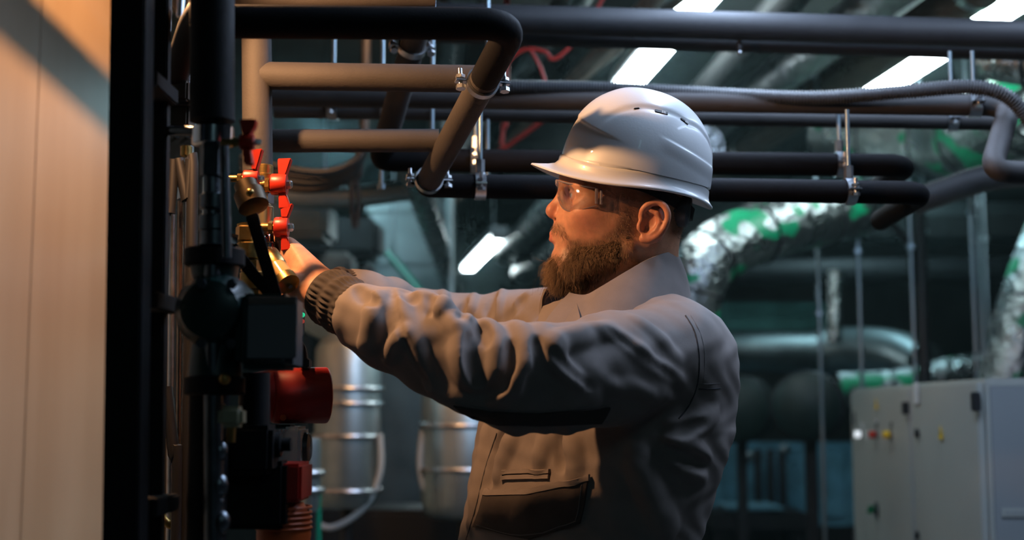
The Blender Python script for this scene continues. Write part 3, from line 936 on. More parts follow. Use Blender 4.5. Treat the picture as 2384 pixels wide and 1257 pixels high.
for i, (p0, p1) in enumerate((((415, 370), (446, 560)), ((404, 372), (380, 620)), ((388, 900), (412, 1215)))):
    tag(MB().tube(curve_pts([P(*p0, 2.0), P((p0[0] + p1[0]) / 2 + 4, (p0[1] + p1[1]) / 2, 2.0), P(*p1, 2.0), Vector((P(*p1, 2.0).x, 2.02, 0.0))]), 0.009, 10).build('black_hose', RUBBER),
        ['black hose running down to the right over the bright tubes', 'black hose running down to the left beside the slim post', 'black hose drooping into the U bend at the bottom'][i], 'hose', 'black hoses')

# ------------------------------------------------------------------ dark green circulation pump
YP = 1.52
t = thing('circulation_pump', P(500, 880, YP), 'dark green circulation pump with a square motor head and label plate', 'pump')
c = P(505, 725, YP)
S = lambda n: M(n, YP)
MB().lathe(c + Vector((0, 0.055, 0)), (0, -1, 0), [(0, S(60)), (0.012, S(86)), (0.05, S(92)), (0.075, S(88)), (0.095, S(66)), (0.10, S(40))], 36).build('volute', GREENP, t)
MB().tube([P(500, 588, YP), P(502, 680, YP)], [S(64), S(46)], 22).build('inlet_neck', GREENP, t)
MB().tube([P(502, 770, YP), P(500, 890, YP)], [S(52), S(64)], 22).build('outlet_neck', GREENP, t)
for py in (600, 898):
    MB().lathe(P(500, py, YP), (0, 0, 1), [(-0.011, S(64)), (-0.009, S(70)), (0.009, S(70)), (0.011, S(64))], 28).build('flange', BLACK, t)
mh = MB().box(P(628, 775, YP), (S(132), 0.085, S(172))).build('motor_head', GREENP, t, 0.010, seg=3)
MB().box(P(634, 762, YP - 0.044), (S(112), 0.003, S(140))).build('label_plate', mat('grey_plate', (0.17, 0.17, 0.18), 0.45), mh, 0.001)
MB().box(P(634, 700, YP - 0.0465), (S(108), 0.002, S(14))).build('label_band', mat('brown_band', (0.15, 0.11, 0.09), 0.5), mh)
MB().box(P(690, 775, YP), (S(9), 0.07, S(160))).build('end_cover', GREYP, mh, 0.003)
MB().ball(P(523, 882, YP - 0.04), 0.007).build('bleed_screw', BRASS, t)
for k, (px, py) in enumerate(((470, 660), (540, 662), (470, 800), (540, 800))):
    MB().lathe(P(px, py, YP - 0.05), (0, -1, 0), [(0, 0.006), (0.005, 0.006)], 6).build('bolt', STEELD, t)
# pipework below the green pump
t = thing('lower_riser', P(500, 1330, 1.56), 'black pipe column with couplings below the green pump', 'pipe')
MB().tube([P(592, 868, 1.60), P(592, 1010, 1.60)], M(36, 1.60), 20).build('pipe', BLACK, t)
MB().tube([P(488, 905, 1.56), P(478, 1330, 1.56)], M(46, 1.56), 20).build('casing', BLACK, t)
for py, rr, px in ((1050, 0.012, 512), (1130, 0.014, 510), (1170, 0.010, 506), (1215, 0.014, 514)):
    MB().ball(P(px, py, 1.50), (rr * 0.8, rr * 0.8, rr)).build('compression_joint', STEELD, t)
MB().tube([P(512, 940, 1.52), P(508, 1300, 1.52)], 0.006, 10).build('sensor_tube', STEELD, t)
t = thing('cream_terminal_box', P(540, 1000, 1.5), 'small cream terminal box below the green pump', 'junction box')
MB().box(P(541, 970, 1.475), (M(56, 1.475), 0.03, M(48, 1.475))).build('box', mat('cream_plastic', (0.33, 0.31, 0.20), 0.5), t, 0.005, seg=3)
MB().tube([P(538, 992, 1.52), P(536, 1030, 1.52)], 0.006, 10).build('gland', BRASS, t)

# ------------------------------------------------------------------ red motor, white controller, orange pump
YM = 1.78
t = thing('red_motor', P(690, 990, YM), 'red cylindrical pump motor below the cuff', 'motor')
a, b = P(630, 921, YM), P(762, 920, YM + 0.028)
r = M(66, YM)
L = (b - a).length
MB().lathe(a, b - a, [(0, r * 0.9), (0.004, r * 0.97), (L * 0.96, r), (L * 0.985, r * 0.98), (L, r * 0.93), (L + 0.001, r * 0.4)], 40).build('motor_can', REDPAINT, t)
MB().lathe(a - (b - a).normalized() * 0.03, b - a, [(0, r * 0.6), (0.004, r * 0.8), (0.03, r * 0.92)], 32).build('pump_neck', REDPAINT, t)
MB().box(P(712, 846, YM), (M(22, YM), 0.03, M(22, YM))).build('cable_gland', RUBBER, t, 0.002)
MB().tube(curve_pts([P(706, 842, YM), P(702, 815, YM), P(694, 800, YM)]), 0.007, 10).build('power_cable', RUBBER, t)
MB().lathe(P(660, 972, YM - 0.03), (0, -1, 0), [(0, 0.004), (0.006, 0.004)], 10).build('screw', ORANGE, t)
t = thing('white_controller', P(680, 1090, YM), 'white controller with a dark dial under the red motor', 'controller')
MB().box(P(688, 1036, YM), (M(42, YM), 0.07, M(86, YM))).build('front_cover', WHITEP, t, 0.004)
MB().box(P(650, 1040, YM), (M(36, YM), 0.065, M(78, YM))).build('back_box', WHITEP, t, 0.003)
MB().lathe(P(709, 1042, YM), (1, 0, 0), [(0, M(34, YM)), (0.006, M(33, YM)), (0.0085, M(26, YM))], 28).build('dial', GREYP, t)
MB().box(P(664, 992, YM), (M(34, YM), 0.04, M(8, YM))).build('clip', GREENP, t)
t = thing('indicator_lamps', P(702, 760, 2.0), 'tiny green and red indicator lamps beside the cuff', 'indicator')
MB().box(P(700, 752, 2.02), (M(12, 2.0), 0.03, M(60, 2.0))).build('holder', GREYP, t, 0.002)
MB().ball(P(704, 733, 1.995), 0.004).build('green_lamp', mat('green_glow', (0, 0.6, 0.3), 0.4, emit=(0.0, 1.0, 0.45), estr=0.7), t)
MB().ball(P(704, 748, 1.995), 0.0035).build('red_lamp', mat('red_glow', (0.6, 0.05, 0.03), 0.4, emit=(1.0, 0.1, 0.05), estr=0.3), t)
t = thing('black_valve_actuator', P(610, 1100, 1.6), 'black valve actuator with a stub knob in front of the white controller', 'actuator')
MB().box(P(590, 1045, 1.60), (M(105, 1.6), 0.06, M(110, 1.6))).build('housing', BLACK, t, 0.006)
MB().lathe(P(640, 1035, 1.60), (1, 0, 0), [(0, M(30, 1.6)), (0.008, M(28, 1.6)), (0.009, M(15, 1.6)), (0.020, M(15, 1.6))], 24).build('stub_knob', BLACK, t)
YO = 1.66
t = thing('orange_pump', P(670, 1330, YO), 'red orange pump body at the bottom edge below the white controller', 'pump')
MB().box(P(668, 1120, YO), (M(92, YO), 0.09, M(86, YO))).build('motor_head', REDPAINT, t, 0.004)
MB().box(P(600, 1150, YO - 0.03), (M(140, YO), 0.05, M(150, YO))).build('control_box', BLACK, t, 0.006)
MB().lathe(P(662, 1170, YO), (0, 0, -1), [(0, M(44, YO)), (0.015, M(60, YO)), (0.04, M(62, YO)), (0.09, M(56, YO)), (0.10, M(30, YO))], 32).build('volute', ORANGE, t)
for k in range(5):
    z = P(660, 1180 + k * 12, YO)
    MB().torus(z, (0, 0, 1), M(63, YO), 0.002, 32, 6).build('fin', ORANGE, t)

# ------------------------------------------------------------------ valves with red butterfly handles
def valve(label, hub, wu, wd, Y, width=0.016, hub_w=None):
    """hub = (x0, y0, x1, y1) pixels; wu / wd = upper and lower wing outlines in pixels"""
    x0, y0, x1, y1 = hub
    cy = (y0 + y1) / 2
    a, b = P(x0, cy, Y), P(x1, cy, Y)
    t = thing('ball_valve', a - Vector((0.03, 0, 0)), label, 'valve', 'valves with red butterfly handles')
    r = M((y1 - y0) / 2, Y)
    L = (b - a).length
    h = MB().lathe(a, (1, 0, 0), [(0, r * 0.93), (0.002, r), (L * 0.9, r), (L, r * 0.94)], 28).build('handle', REDP, t)
    for wpts in (wu, wd):
        MB().prism([P(x, y, Y) for x, y in wpts], (0, width, 0)).build('wing', REDP, h, 0.0012)
    MB().lathe(b, (1, 0, 0), [(-0.001, r * 0.42), (0.006, r * 0.42), (0.008, r * 0.3)], 6).build('nut', ZINC, h)
    # stem and body behind the handle
    MB().tube([a - Vector((0.022, 0, 0)), a + Vector((0.004, 0, 0))], r * 0.42, 14).build('stem', BRASS, t)
    MB().lathe(a - Vector((0.009, 0, 0)), (1, 0, 0), [(0, r * 0.62), (0.006, r * 0.62)], 6).build('gland_nut', BRASS, t)
    return t, a


va, p1 = valve('ball valve with the uppermost clear red butterfly handle above the hand', (632, 404, 668, 455), [(648, 371), (680, 370), (669, 404), (665, 412), (650, 410)], [(650, 450), (666, 450), (678, 482), (678, 486), (651, 487)], 1.90)
vb, p2 = valve('ball valve with a red butterfly handle just in front of the hand', (640, 505, 671, 553), [(655, 487), (683, 474), (680, 484), (671, 508), (657, 508)], [(656, 550), (669, 550), (681, 582), (656, 585)], 1.90)
vc, p3 = valve('ball valve with a half shaded red handle behind the black riser', (568, 396, 602, 436), [(584, 351), (613, 348), (606, 374), (599, 398), (588, 396)], [(586, 432), (600, 432), (612, 466), (593, 472)], 1.80)
vd, p4 = valve('ball valve with a dark shaded handle at the foot of the insulated riser', (560, 312, 592, 350), [(560, 281), (599, 280), (596, 296), (584, 314), (566, 314)], [(566, 348), (584, 348), (590, 384), (570, 384)], 1.44)

# brass body column carrying the two clear valves
t = thing('brass_manifold', P(615, 640, 1.92), 'brass and chrome valve column left of the clear red handles', 'manifold')
ax = P(616, 500, 1.92)
def ring(py, h, rr, m_, nm, n=20, px=616, Y=1.92):
    c_ = P(px, py, Y)
    MB().lathe(c_, (0, 0, 1), [(-h / 2, rr * 0.86), (-h / 2 + 0.002, rr), (h / 2 - 0.002, rr), (h / 2, rr * 0.86)], n).build(nm, m_, t)
MB().tube([P(616, 392, 1.93), P(618, 640, 1.93)], 0.0085, 16).build('core', BRASS, t)
ring(402, 0.024, 0.013, BRASS, 'valve_body')
ring(428, 0.030, 0.016, BRASS, 'valve_body')
ring(462, 0.020, 0.0145, CHROME, 'union_nut', 6)
ring(512, 0.042, 0.0135, mat('pale_brass', (0.60, 0.50, 0.30), 0.35, 1.0), 'barrel')
ring(556, 0.016, 0.010, CHROME, 'spigot')
ring(584, 0.026, 0.0125, CHROME, 'union_nut', 20, 627)
ring(530, 0.03, 0.015, BRASS, 'valve_body', 20, 622, 1.94)
# Y strainer in front of the hand
t = thing('strainer', P(640, 640, 1.80), 'glassy brass Y strainer slanting in front of the hand', 'strainer')
a, b = P(622, 590, 1.84), P(672, 662, 1.80)
dv = (b - a)
L = dv.length
MB().lathe(a, dv, [(0, 0.012), (0.005, 0.0155), (L * 0.45, 0.0155), (L * 0.5, 0.0135), (L * 0.8, 0.0135), (L * 0.82, 0.0165), (L, 0.0165), (L + 0.001, 0.010)], 22).build('body', BRASS, t)
MB().lathe(a + dv * 0.46, dv, [(0, 0.0145), (L * 0.34, 0.0145)], 22).build('sight_cup', mat('amber_plastic', (0.55, 0.33, 0.12), 0.2), t)
MB().lathe(b, dv, [(0, 0.0035), (0.006, 0.0035)], 8).build('plug', CHROME, t)
# brass block on the left, partly behind the straps
t = thing('brass_fittings', P(575, 700, 1.76), 'yellow brass fittings stacked behind the black straps', 'fitting')
for py, px, rr, h, n_ in ((545, 576, 0.0165, 0.022, 6), (585, 582, 0.0185, 0.024, 20), (620, 588, 0.0165, 0.018, 6), (655, 592, 0.020, 0.026, 20), (688, 592, 0.017, 0.02, 6)):
    c_ = P(px, py, 1.78)
    MB().lathe(c_, (0, 0, 1), [(-h / 2, rr * 0.85), (-h / 2 + 0.002, rr), (h / 2 - 0.002, rr), (h / 2, rr * 0.85)], n_).build('fitting', BRASS, t)
MB().tube([P(570, 520, 1.78), P(594, 720, 1.78)], 0.011, 14).build('core', BRASS, t)
MB().lathe(P(552, 560, 1.74), (-1, -0.3, 0.2), [(0, 0.008), (0.02, 0.008)], 6).build('plug', CHROME, t)
# dark coupling slanting
t = thing('bronze_coupling', P(585, 470, 1.74), 'dark bronze coupling slanting under the half shaded handle', 'fitting')
a, b = P(570, 425, 1.74), P(598, 500, 1.72)
MB().lathe(a, b - a, [(0, 0.010), (0.003, 0.016), (0.018, 0.016), (0.019, 0.021), (0.042, 0.021), (0.044, 0.014)], 22).build('body', mat('dark_bronze', (0.045, 0.033, 0.02), 0.45, 1.0), t)
MB().ball(P(582, 448, 1.70), 0.006).build('test_plug', BRASS, t)
for i, (p0, p1_, p2_) in enumerate((((586, 500), (612, 590), (642, 690)), ((540, 575), (590, 640), (640, 694)))):
    a, b, c_ = P(*p0, 1.66), P(*p1_, 1.65), P(*p2_, 1.64)
    w_ = 0.008
    u = (c_ - a).normalized().cross(Vector((0, 1, 0)))
    mb = MB().prism([a - u * w_, b - u * w_, c_ - u * w_, c_ + u * w_, b + u * w_, a + u * w_], (0, 0.006, 0))
    tag(mb.build('support_strap', INSUL_BK, None, 0.001), ['steep black support strap in front of the brass column', 'shallow black support strap below the brass fittings'][i], 'bracket', 'black straps')
# ================================================================== IMPLICIT SURFACES
class Vol:
    """distance field on a grid, blended from simple solids, meshed with surface nets"""

    def __init__(self, lo, hi, h):
        self.lo, self.h = np.array(lo, float), h
        self.n = np.ceil((np.array(hi) - self.lo) / h).astype(int) + 1
        self.D = np.full(self.n, 0.2, np.float32)
        self.ax = [(self.lo[i] + h * np.arange(self.n[i])).astype(np.float32) for i in range(3)]

    def win(self, lo, hi, pad):
        a = np.clip(np.floor((np.array(lo) - pad - self.lo) / self.h).astype(int), 0, self.n)
        b = np.clip(np.ceil((np.array(hi) + pad - self.lo) / self.h).astype(int) + 1, 0, self.n)
        sl = tuple(slice(a[i], b[i]) for i in range(3))
        X = self.ax[0][sl[0]][:, None, None]
        Y = self.ax[1][sl[1]][None, :, None]
        Z = self.ax[2][sl[2]][None, None, :]
        return sl, X, Y, Z

    def comb(self, sl, d, k, op):
        A = self.D[sl]
        d = d.astype(np.float32)
        if op == 'add':
            if k <= 0:
                self.D[sl] = np.minimum(A, d)
            else:
                h = np.clip(0.5 + 0.5 * (A - d) / k, 0, 1)
                self.D[sl] = A + (d - A) * h - k * h * (1 - h)
        else:
            d = -d
            if k <= 0:
                self.D[sl] = np.maximum(A, d)
            else:
                h = np.clip(0.5 - 0.5 * (A - d) / k, 0, 1)
                self.D[sl] = A + (d - A) * h + k * h * (1 - h)

    def cone(self, a, b, r1, r2, k=0.01, op='add'):
        a, b = np.array(a, float), np.array(b, float)
        R = max(r1, r2)
        sl, X, Y, Z = self.win(np.minimum(a, b) - R, np.maximum(a, b) + R, 2.5 * k + 5 * self.h)
        ba = b - a
        L2 = max(1e-12, ba @ ba)
        t = np.clip(((X - a[0]) * ba[0] + (Y - a[1]) * ba[1] + (Z - a[2]) * ba[2]) / L2, 0, 1)
        d = np.sqrt((X - a[0] - t * ba[0]) ** 2 + (Y - a[1] - t * ba[1]) ** 2 + (Z - a[2] - t * ba[2]) ** 2) - (r1 + (r2 - r1) * t)
        self.comb(sl, d, k, op)
        return self

    def chain(self, pts, k=0.01, op='add'):
        for (a, r1), (b, r2) in zip(pts[:-1], pts[1:]):
            self.cone(a, b, r1, r2, k, op)
        return self

    def ell(self, c, rad, k=0.01, op='add', R=None):
        c = np.array(c, float)
        rad = np.array(rad, float)
        m = rad.max()
        sl, X, Y, Z = self.win(c - m, c + m, 2.5 * k + 5 * self.h)
        x, y, z = X - c[0], Y - c[1], Z - c[2]
        if R is not None:
            R = np.array(R, float)      # columns = local axes
            x, y, z = (x * R[0, 0] + y * R[1, 0] + z * R[2, 0], x * R[0, 1] + y * R[1, 1] + z * R[2, 1], x * R[0, 2] + y * R[1, 2] + z * R[2, 2])
        k0 = np.sqrt((x / rad[0]) ** 2 + (y / rad[1]) ** 2 + (z / rad[2]) ** 2)
        k1 = np.sqrt((x / rad[0] ** 2) ** 2 + (y / rad[1] ** 2) ** 2 + (z / rad[2] ** 2) ** 2) + 1e-9
        self.comb(sl, k0 * (k0 - 1) / k1, k, op)
        return self

    def sample(self, p):
        q = (np.asarray(p, float) - self.lo) / self.h
        i = np.clip(np.floor(q).astype(int), 0, self.n - 2)
        f = np.clip(q - i, 0, 1)
        out = 0
        for dx in (0, 1):
            for dy in (0, 1):
                for dz in (0, 1):
                    w = (f[:, 0] if dx else 1 - f[:, 0]) * (f[:, 1] if dy else 1 - f[:, 1]) * (f[:, 2] if dz else 1 - f[:, 2])
                    out = out + w * self.D[i[:, 0] + dx, i[:, 1] + dy, i[:, 2] + dz]
        return out

    def normal(self, p):
        p = np.asarray(p, float)
        e = self.h * 1.2
        g = np.stack([self.sample(p + np.eye(3)[i] * e) - self.sample(p - np.eye(3)[i] * e) for i in range(3)], 1)
        return g / (np.linalg.norm(g, axis=1, keepdims=True) + 1e-9)

    def hit(self, px, py, y0=None, y1=None):
        """first surface point along the ray through a photo pixel"""
        y0 = self.lo[1] + self.h if y0 is None else y0
        y1 = self.lo[1] + self.h * (self.n[1] - 2) if y1 is None else y1
        ys = np.arange(y0, y1, 0.0012)
        a, b = np.array(P(px, py, 1.0)), np.array(P(px, py, 2.0))
        pts = a[None] + (b - a)[None] * (ys - 1.0)[:, None]
        s = self.sample(pts)
        j = np.argmax(s < 0)
        if s[j] >= 0:
            return None
        return Vector(pts[j])

    def mesh(self):
        D = self.D
        S = D < 0
        n = self.n
        c = S[:-1, :-1, :-1].astype(np.int8)
        cnt = np.zeros_like(c)
        for dx in (0, 1):
            for dy in (0, 1):
                for dz in (0, 1):
                    cnt += S[dx:n[0] - 1 + dx, dy:n[1] - 1 + dy, dz:n[2] - 1 + dz]
        act = (cnt > 0) & (cnt < 8)
        idx = np.argwhere(act)
        vid = np.full(act.shape, -1, np.int32)
        vid[act] = np.arange(len(idx))
        acc = np.zeros((len(idx), 3))
        num = np.zeros(len(idx))
        corners = [(x, y, z) for x in (0, 1) for y in (0, 1) for z in (0, 1)]
        vals = {cn: D[idx[:, 0] + cn[0], idx[:, 1] + cn[1], idx[:, 2] + cn[2]] for cn in corners}
        for p in corners:
            for ax in range(3):
                if p[ax] == 0:
                    q = list(p)
                    q[ax] = 1
                    q = tuple(q)
                    va, vb = vals[p], vals[q]
                    m = (va < 0) != (vb < 0)
                    t = np.where(m, va / np.where(m, va - vb, 1), 0)
                    pos = np.array(p, float)[None] + t[:, None] * np.eye(3)[ax][None]
                    acc[m] += pos[m]
                    num[m] += 1
        V = self.lo + self.h * (idx + acc / num[:, None])
        faces = []
        for ax in range(3):
            o = [i for i in range(3) if i != ax]
            sa = [slice(None)] * 3
            sb = [slice(None)] * 3
            sa[ax], sb[ax] = slice(0, -1), slice(1, None)
            A, B = S[tuple(sa)], S[tuple(sb)]
            for sign in (True, False):
                e = (A & ~B) if sign else (~A & B)
                ei = np.argwhere(e)
                ok = (ei[:, o[0]] >= 1) & (ei[:, o[1]] >= 1) & (ei[:, o[0]] < n[o[0]] - 1) & (ei[:, o[1]] < n[o[1]] - 1)
                ei = ei[ok]
                quad = []
                for du, dv in ((-1, -1), (0, -1), (0, 0), (-1, 0)):
                    g = ei.copy()
                    g[:, o[0]] += du
                    g[:, o[1]] += dv
                    quad.append(vid[g[:, 0], g[:, 1], g[:, 2]])
                quad = np.stack(quad, 1)
                flip = (ax == 1) != (not sign)
                faces.append(quad[:, ::-1] if flip else quad)
        F = np.concatenate(faces)
        F = F[(F >= 0).all(1)]
        return V, F


def np_mesh(name, V, F, m, parent=None, colors=None, org=None):
    me = bpy.data.meshes.new(name)
    if org is None:
        org = WORG[parent.name] if parent is not None else Vector(((V[:, 0].min() + V[:, 0].max()) / 2, (V[:, 1].min() + V[:, 1].max()) / 2, V[:, 2].min()))
    Vl = (V - np.array(org)).astype(np.float32)
    me.vertices.add(len(Vl))
    me.vertices.foreach_set('co', Vl.ravel())
    k = F.shape[1]
    me.loops.add(F.size)
    me.loops.foreach_set('vertex_index', F.astype(np.int32).ravel())
    me.polygons.add(len(F))
    me.polygons.foreach_set('loop_start', np.arange(0, F.size, k, dtype=np.int32))
    me.polygons.foreach_set('loop_total', np.full(len(F), k, np.int32))
    me.update(calc_edges=True)
    me.validate()
    me.shade_smooth()
    if colors is not None:
        at = me.color_attributes.new('Col', 'FLOAT_COLOR', 'POINT')
        c4 = np.ones((len(V), 4), np.float32)
        c4[:, :3] = colors
        at.data.foreach_set('color', c4.ravel())
    me.materials.append(m)
    o = bpy.data.objects.new(name, me)
    COL.objects.link(o)
    if parent is not None:
        o.parent = parent
    else:
        o.location = org
    WORG[o.name] = Vector(org)
    return o


def to_px(V):
    """photo pixel of world points"""
    x, y, z = V[:, 0], V[:, 1], V[:, 2] - CAMZ
    fw = y * CP + z * SP
    up = -y * SP + z * CP
    return np.stack([1192.0 + FPX * x / fw, 628.5 - FPX * up / fw], 1)


def in_poly(pts, poly):
    x, y = pts[:, 0], pts[:, 1]
    inside = np.zeros(len(pts), bool)
    n = len(poly)
    for i in range(n):
        x0, y0 = poly[i]
        x1, y1 = poly[(i + 1) % n]
        c = ((y0 > y) != (y1 > y)) & (x < (x1 - x0) * (y - y0) / (y1 - y0 + 1e-12) + x0)
        inside ^= c
    return inside


def sstep(a, b, x):
    t = np.clip((x - a) / (b - a), 0, 1)
    return t * t * (3 - 2 * t)


def vmix(V, c, lo, hi):
    """1 inside distance lo of point c, 0 beyond hi"""
    d = np.linalg.norm(V - np.array(c), axis=1)
    return 1 - sstep(lo, hi, d)
# ================================================================== THE MAN
YH = 2.0                                       # plane through the middle of the head


def H(px, py, dy=0.0):
    return np.array(P(px, py, YH + dy))


def pm(n, dy=0.0):
    return M(n, YH + dy)


person = thing('person', (0.10, 2.02, 0.0), 'bearded man in grey work jacket and white hard hat turning a valve', 'person')

# ------------------------------------------------------------------ head, neck
hv = Vol((-0.47, 1.63, 1.315), (0.31, 2.31, 1.86), 0.0023)
hv.ell(H(1468, 398), (0.096, 0.076, 0.096), 0.02)                       # cranium
hv.ell(H(1515, 455), (0.060, 0.066, 0.066), 0.02)                       # back of the skull
hv.ell(H(1396, 412), (0.061, 0.062, 0.058), 0.025)                      # forehead
hv.ell(H(1392, 500), (0.060, 0.060, 0.078), 0.03)                       # mid face
hv.ell(H(1430, 530), (0.062, 0.064, 0.060), 0.03)                       # cheeks to ear
hv.ell(H(1345, 548), (0.0395, 0.036, 0.040), 0.022)                     # muzzle
hv.ell(H(1327, 610), (0.030, 0.029, 0.030), 0.02)                       # chin
for s in (-1, 1):
    hv.cone(H(1335, 622, s * 0.018), H(1462, 585, s * 0.056), 0.019, 0.016, 0.02)       # jaw line
    hv.ell(H(1372, 497, s * 0.047), (0.028, 0.020, 0.021), 0.018)       # cheekbone
    hv.cone(H(1322, 430, s * 0.014), H(1352, 432, s * 0.052), 0.0105, 0.0085, 0.012)    # brow
    hv.cone(H(1352, 432, s * 0.052), H(1385, 470, s * 0.062), 0.008, 0.008, 0.015)
    hv.ell(H(1326, 456, s * 0.031), (0.011, 0.017, 0.0115), 0.012, 'sub')               # eye socket
    hv.ell(H(1345, 454, s * 0.032), (0.0138, 0.0150, 0.0132), 0.003)                     # lids
    # slit between the lids
    hv.ell(H(1322, 455, s * 0.034), (0.0085, 0.0125, 0.0036), 0.0015, 'sub')
    hv.ell(H(1311, 503, s * 0.0125), (0.0112, 0.0075, 0.0085), 0.003)   # nostril wing
# nose
hv.cone(H(1319, 446), H(1287, 482), 0.0070, 0.0078, 0.010)
hv.ell(H(1282.5, 491), (0.0084, 0.0092, 0.0078), 0.006)
hv.cone(H(1288, 499), H(1315, 503), 0.0066, 0.010, 0.008)
for s in (-1, 1):
    hv.ell(H(1297, 513, s * 0.0072), (0.0062, 0.0036, 0.0042), 0.002, 'sub')
    hv.cone(H(1328, 492, s * 0.019), H(1340, 522, s * 0.027), 0.0025, 0.0025, 0.006, 'sub')   # nasolabial crease
# lips
for s in (-1, 1):
    hv.chain([(H(1289, 545), 0.0060), (H(1296, 548, s * 0.010), 0.0060), (H(1319, 557, s * 0.023), 0.0030)], 0.004)
    hv.chain([(H(1288, 558), 0.0062), (H(1297, 559, s * 0.011), 0.0060), (H(1319, 561, s * 0.022), 0.0030)], 0.004)
    hv.chain([(H(1280, 550), 0.0009), (H(1290, 552, s * 0.011), 0.0011), (H(1316, 559.5, s * 0.026), 0.0012), (H(1322, 561, s * 0.029), 0.0010)], 0.0016, 'sub')
hv.ell(H(1279, 574), (0.006, 0.018, 0.005), 0.008, 'sub')               # dip under the lower lip
# neck
hv.cone(H(1497, 545, 0.005), H(1478, 740, 0.02), 0.057, 0.064, 0.03)
hv.cone(H(1420, 640, 0.01), H(1400, 745, 0.015), 0.030, 0.036, 0.03)
hv.cone(H(1515, 560, -0.045), H(1420, 720, -0.02), 0.013, 0.015, 0.02)  # neck muscle
# ears
for s in (-1, 1):
    e = lambda px, py, out: H(px, py, s * (0.074 + out)) if s < 0 else H(px - 26, py - 18, 0.074 + out)
    hv.ell(e(1519, 520, 0.0045), (0.0215, 0.0055, 0.031), 0.006)
    hv.ell(e(1513, 515, 0.012), (0.0120, 0.0070, 0.0175), 0.004, 'sub')
    hx = curve_pts([Vector(q) for q in (e(1492, 508, 0.002), e(1497, 488, 0.008), e(1512, 475, 0.012), e(1534, 472, 0.014), e(1550, 484, 0.016), e(1555, 505, 0.016), e(1548, 528, 0.014), e(1533, 547, 0.010), e(1514, 558, 0.006), e(1496, 556, 0.002))], 5)
    rr_ = np.interp(np.linspace(0, 9, len(hx)), range(10), [0.0036, 0.0040, 0.0042, 0.0042, 0.0042, 0.0042, 0.0042, 0.0042, 0.0052, 0.0058])
    hv.chain([(np.array(q), r_) for q, r_ in zip(hx, rr_)], 0.0025)
    hv.chain([(e(1514, 490, 0.010), 0.0034), (e(1530, 497, 0.012), 0.0036), (e(1537, 515, 0.012), 0.0036), (e(1528, 536, 0.010), 0.0036), (e(1512, 545, 0.007), 0.0036)], 0.003)
    hv.ell(e(1490, 528, 0.005), (0.0055, 0.0045, 0.0075), 0.004)        # tragus
    hv.ell(e(1505, 528, 0.008), (0.0080, 0.0048, 0.0100), 0.004, 'sub')  # ear hole
# ------------------------------------------------------------------ hands
def near(px, py, Y):
    return np.array(P(px, py, Y))


def hand(vol, fore, wrist, knuck, fingers, thumb):
    vol.chain([(fore[0], fore[1]), (wrist[0], wrist[1])], 0.01)
    for kp, kr in knuck:
        vol.cone(wrist[0], kp, wrist[1] * 0.78, kr, 0.016)
    for f in fingers:
        vol.chain(f, 0.004)
    vol.chain(thumb, 0.010)


nv = hv
kn = [(near(672, 572, 1.915), 0.0125), (near(660, 590, 1.94), 0.0125), (near(655, 612, 1.96), 0.0118), (near(657, 634, 1.975), 0.0105)]
fing = []
for i, ((kp, kr), (m1, m2, m3)) in enumerate(zip(kn, (((640, 548, 1.93), (612, 552, 1.945), (594, 572, 1.945)), ((628, 566, 1.96), (598, 574, 1.97), (582, 598, 1.965)),
                                                       ((624, 590, 1.98), (598, 602, 1.985), (586, 624, 1.975)), ((632, 616, 1.99), (610, 632, 1.99), (602, 650, 1.98))))):
    fr = (0.0100, 0.0100, 0.0094, 0.0084)[i]
    fing.append([(kp, kr * 0.85), (near(*m1), fr), (near(*m2), fr * 0.92), (near(*m3), fr * 0.8)])
thumb = [(near(728, 684, 1.85), 0.0200), (near(688, 668, 1.85), 0.0150), (near(655, 640, 1.86), 0.0115), (near(630, 612, 1.87), 0.0095)]
hand(nv, (near(835, 735, 1.81), 0.036), (near(752, 682, 1.855), 0.0265), kn, fing, thumb)
nv.cone(near(742, 668, 1.87), near(690, 605, 1.92), 0.024, 0.018, 0.02)
nv.cone(near(770, 712, 1.83), near(735, 690, 1.84), 0.026, 0.017, 0.02)
# tendons of the back of the hand
for kp, kr in kn[:3]:
    nv.cone(near(722, 645, 1.852), kp + np.array([0.004, -0.010, 0.004]), 0.003, 0.004, 0.006)
fv = hv
kn2 = [(near(722, 648, 2.07), 0.012), (near(718, 660, 2.09), 0.012), (near(718, 674, 2.11), 0.0115), (near(722, 688, 2.12), 0.0105)]
fing2 = []
for (kp, kr), (m1, m2, m3) in zip(kn2, (((698, 640, 2.06), (676, 642, 2.05), (662, 654, 2.04)), ((693, 653, 2.08), (672, 660, 2.07), (660, 672, 2.05)),
                                        ((695, 670, 2.10), (674, 680, 2.08), (664, 692, 2.07)), ((700, 686, 2.11), (682, 696, 2.09), (674, 706, 2.08)))):
    fing2.append([(kp, kr * 0.85), (near(*m1), 0.0095), (near(*m2), 0.0088), (near(*m3), 0.0078)])
hand(fv, (near(860, 690, 2.15), 0.036), (near(782, 674, 2.10), 0.026), kn2, fing2,
     [(near(768, 672, 2.07), 0.017), (near(736, 666, 2.05), 0.013), (near(710, 658, 2.035), 0.011), (near(690, 652, 2.025), 0.009)])
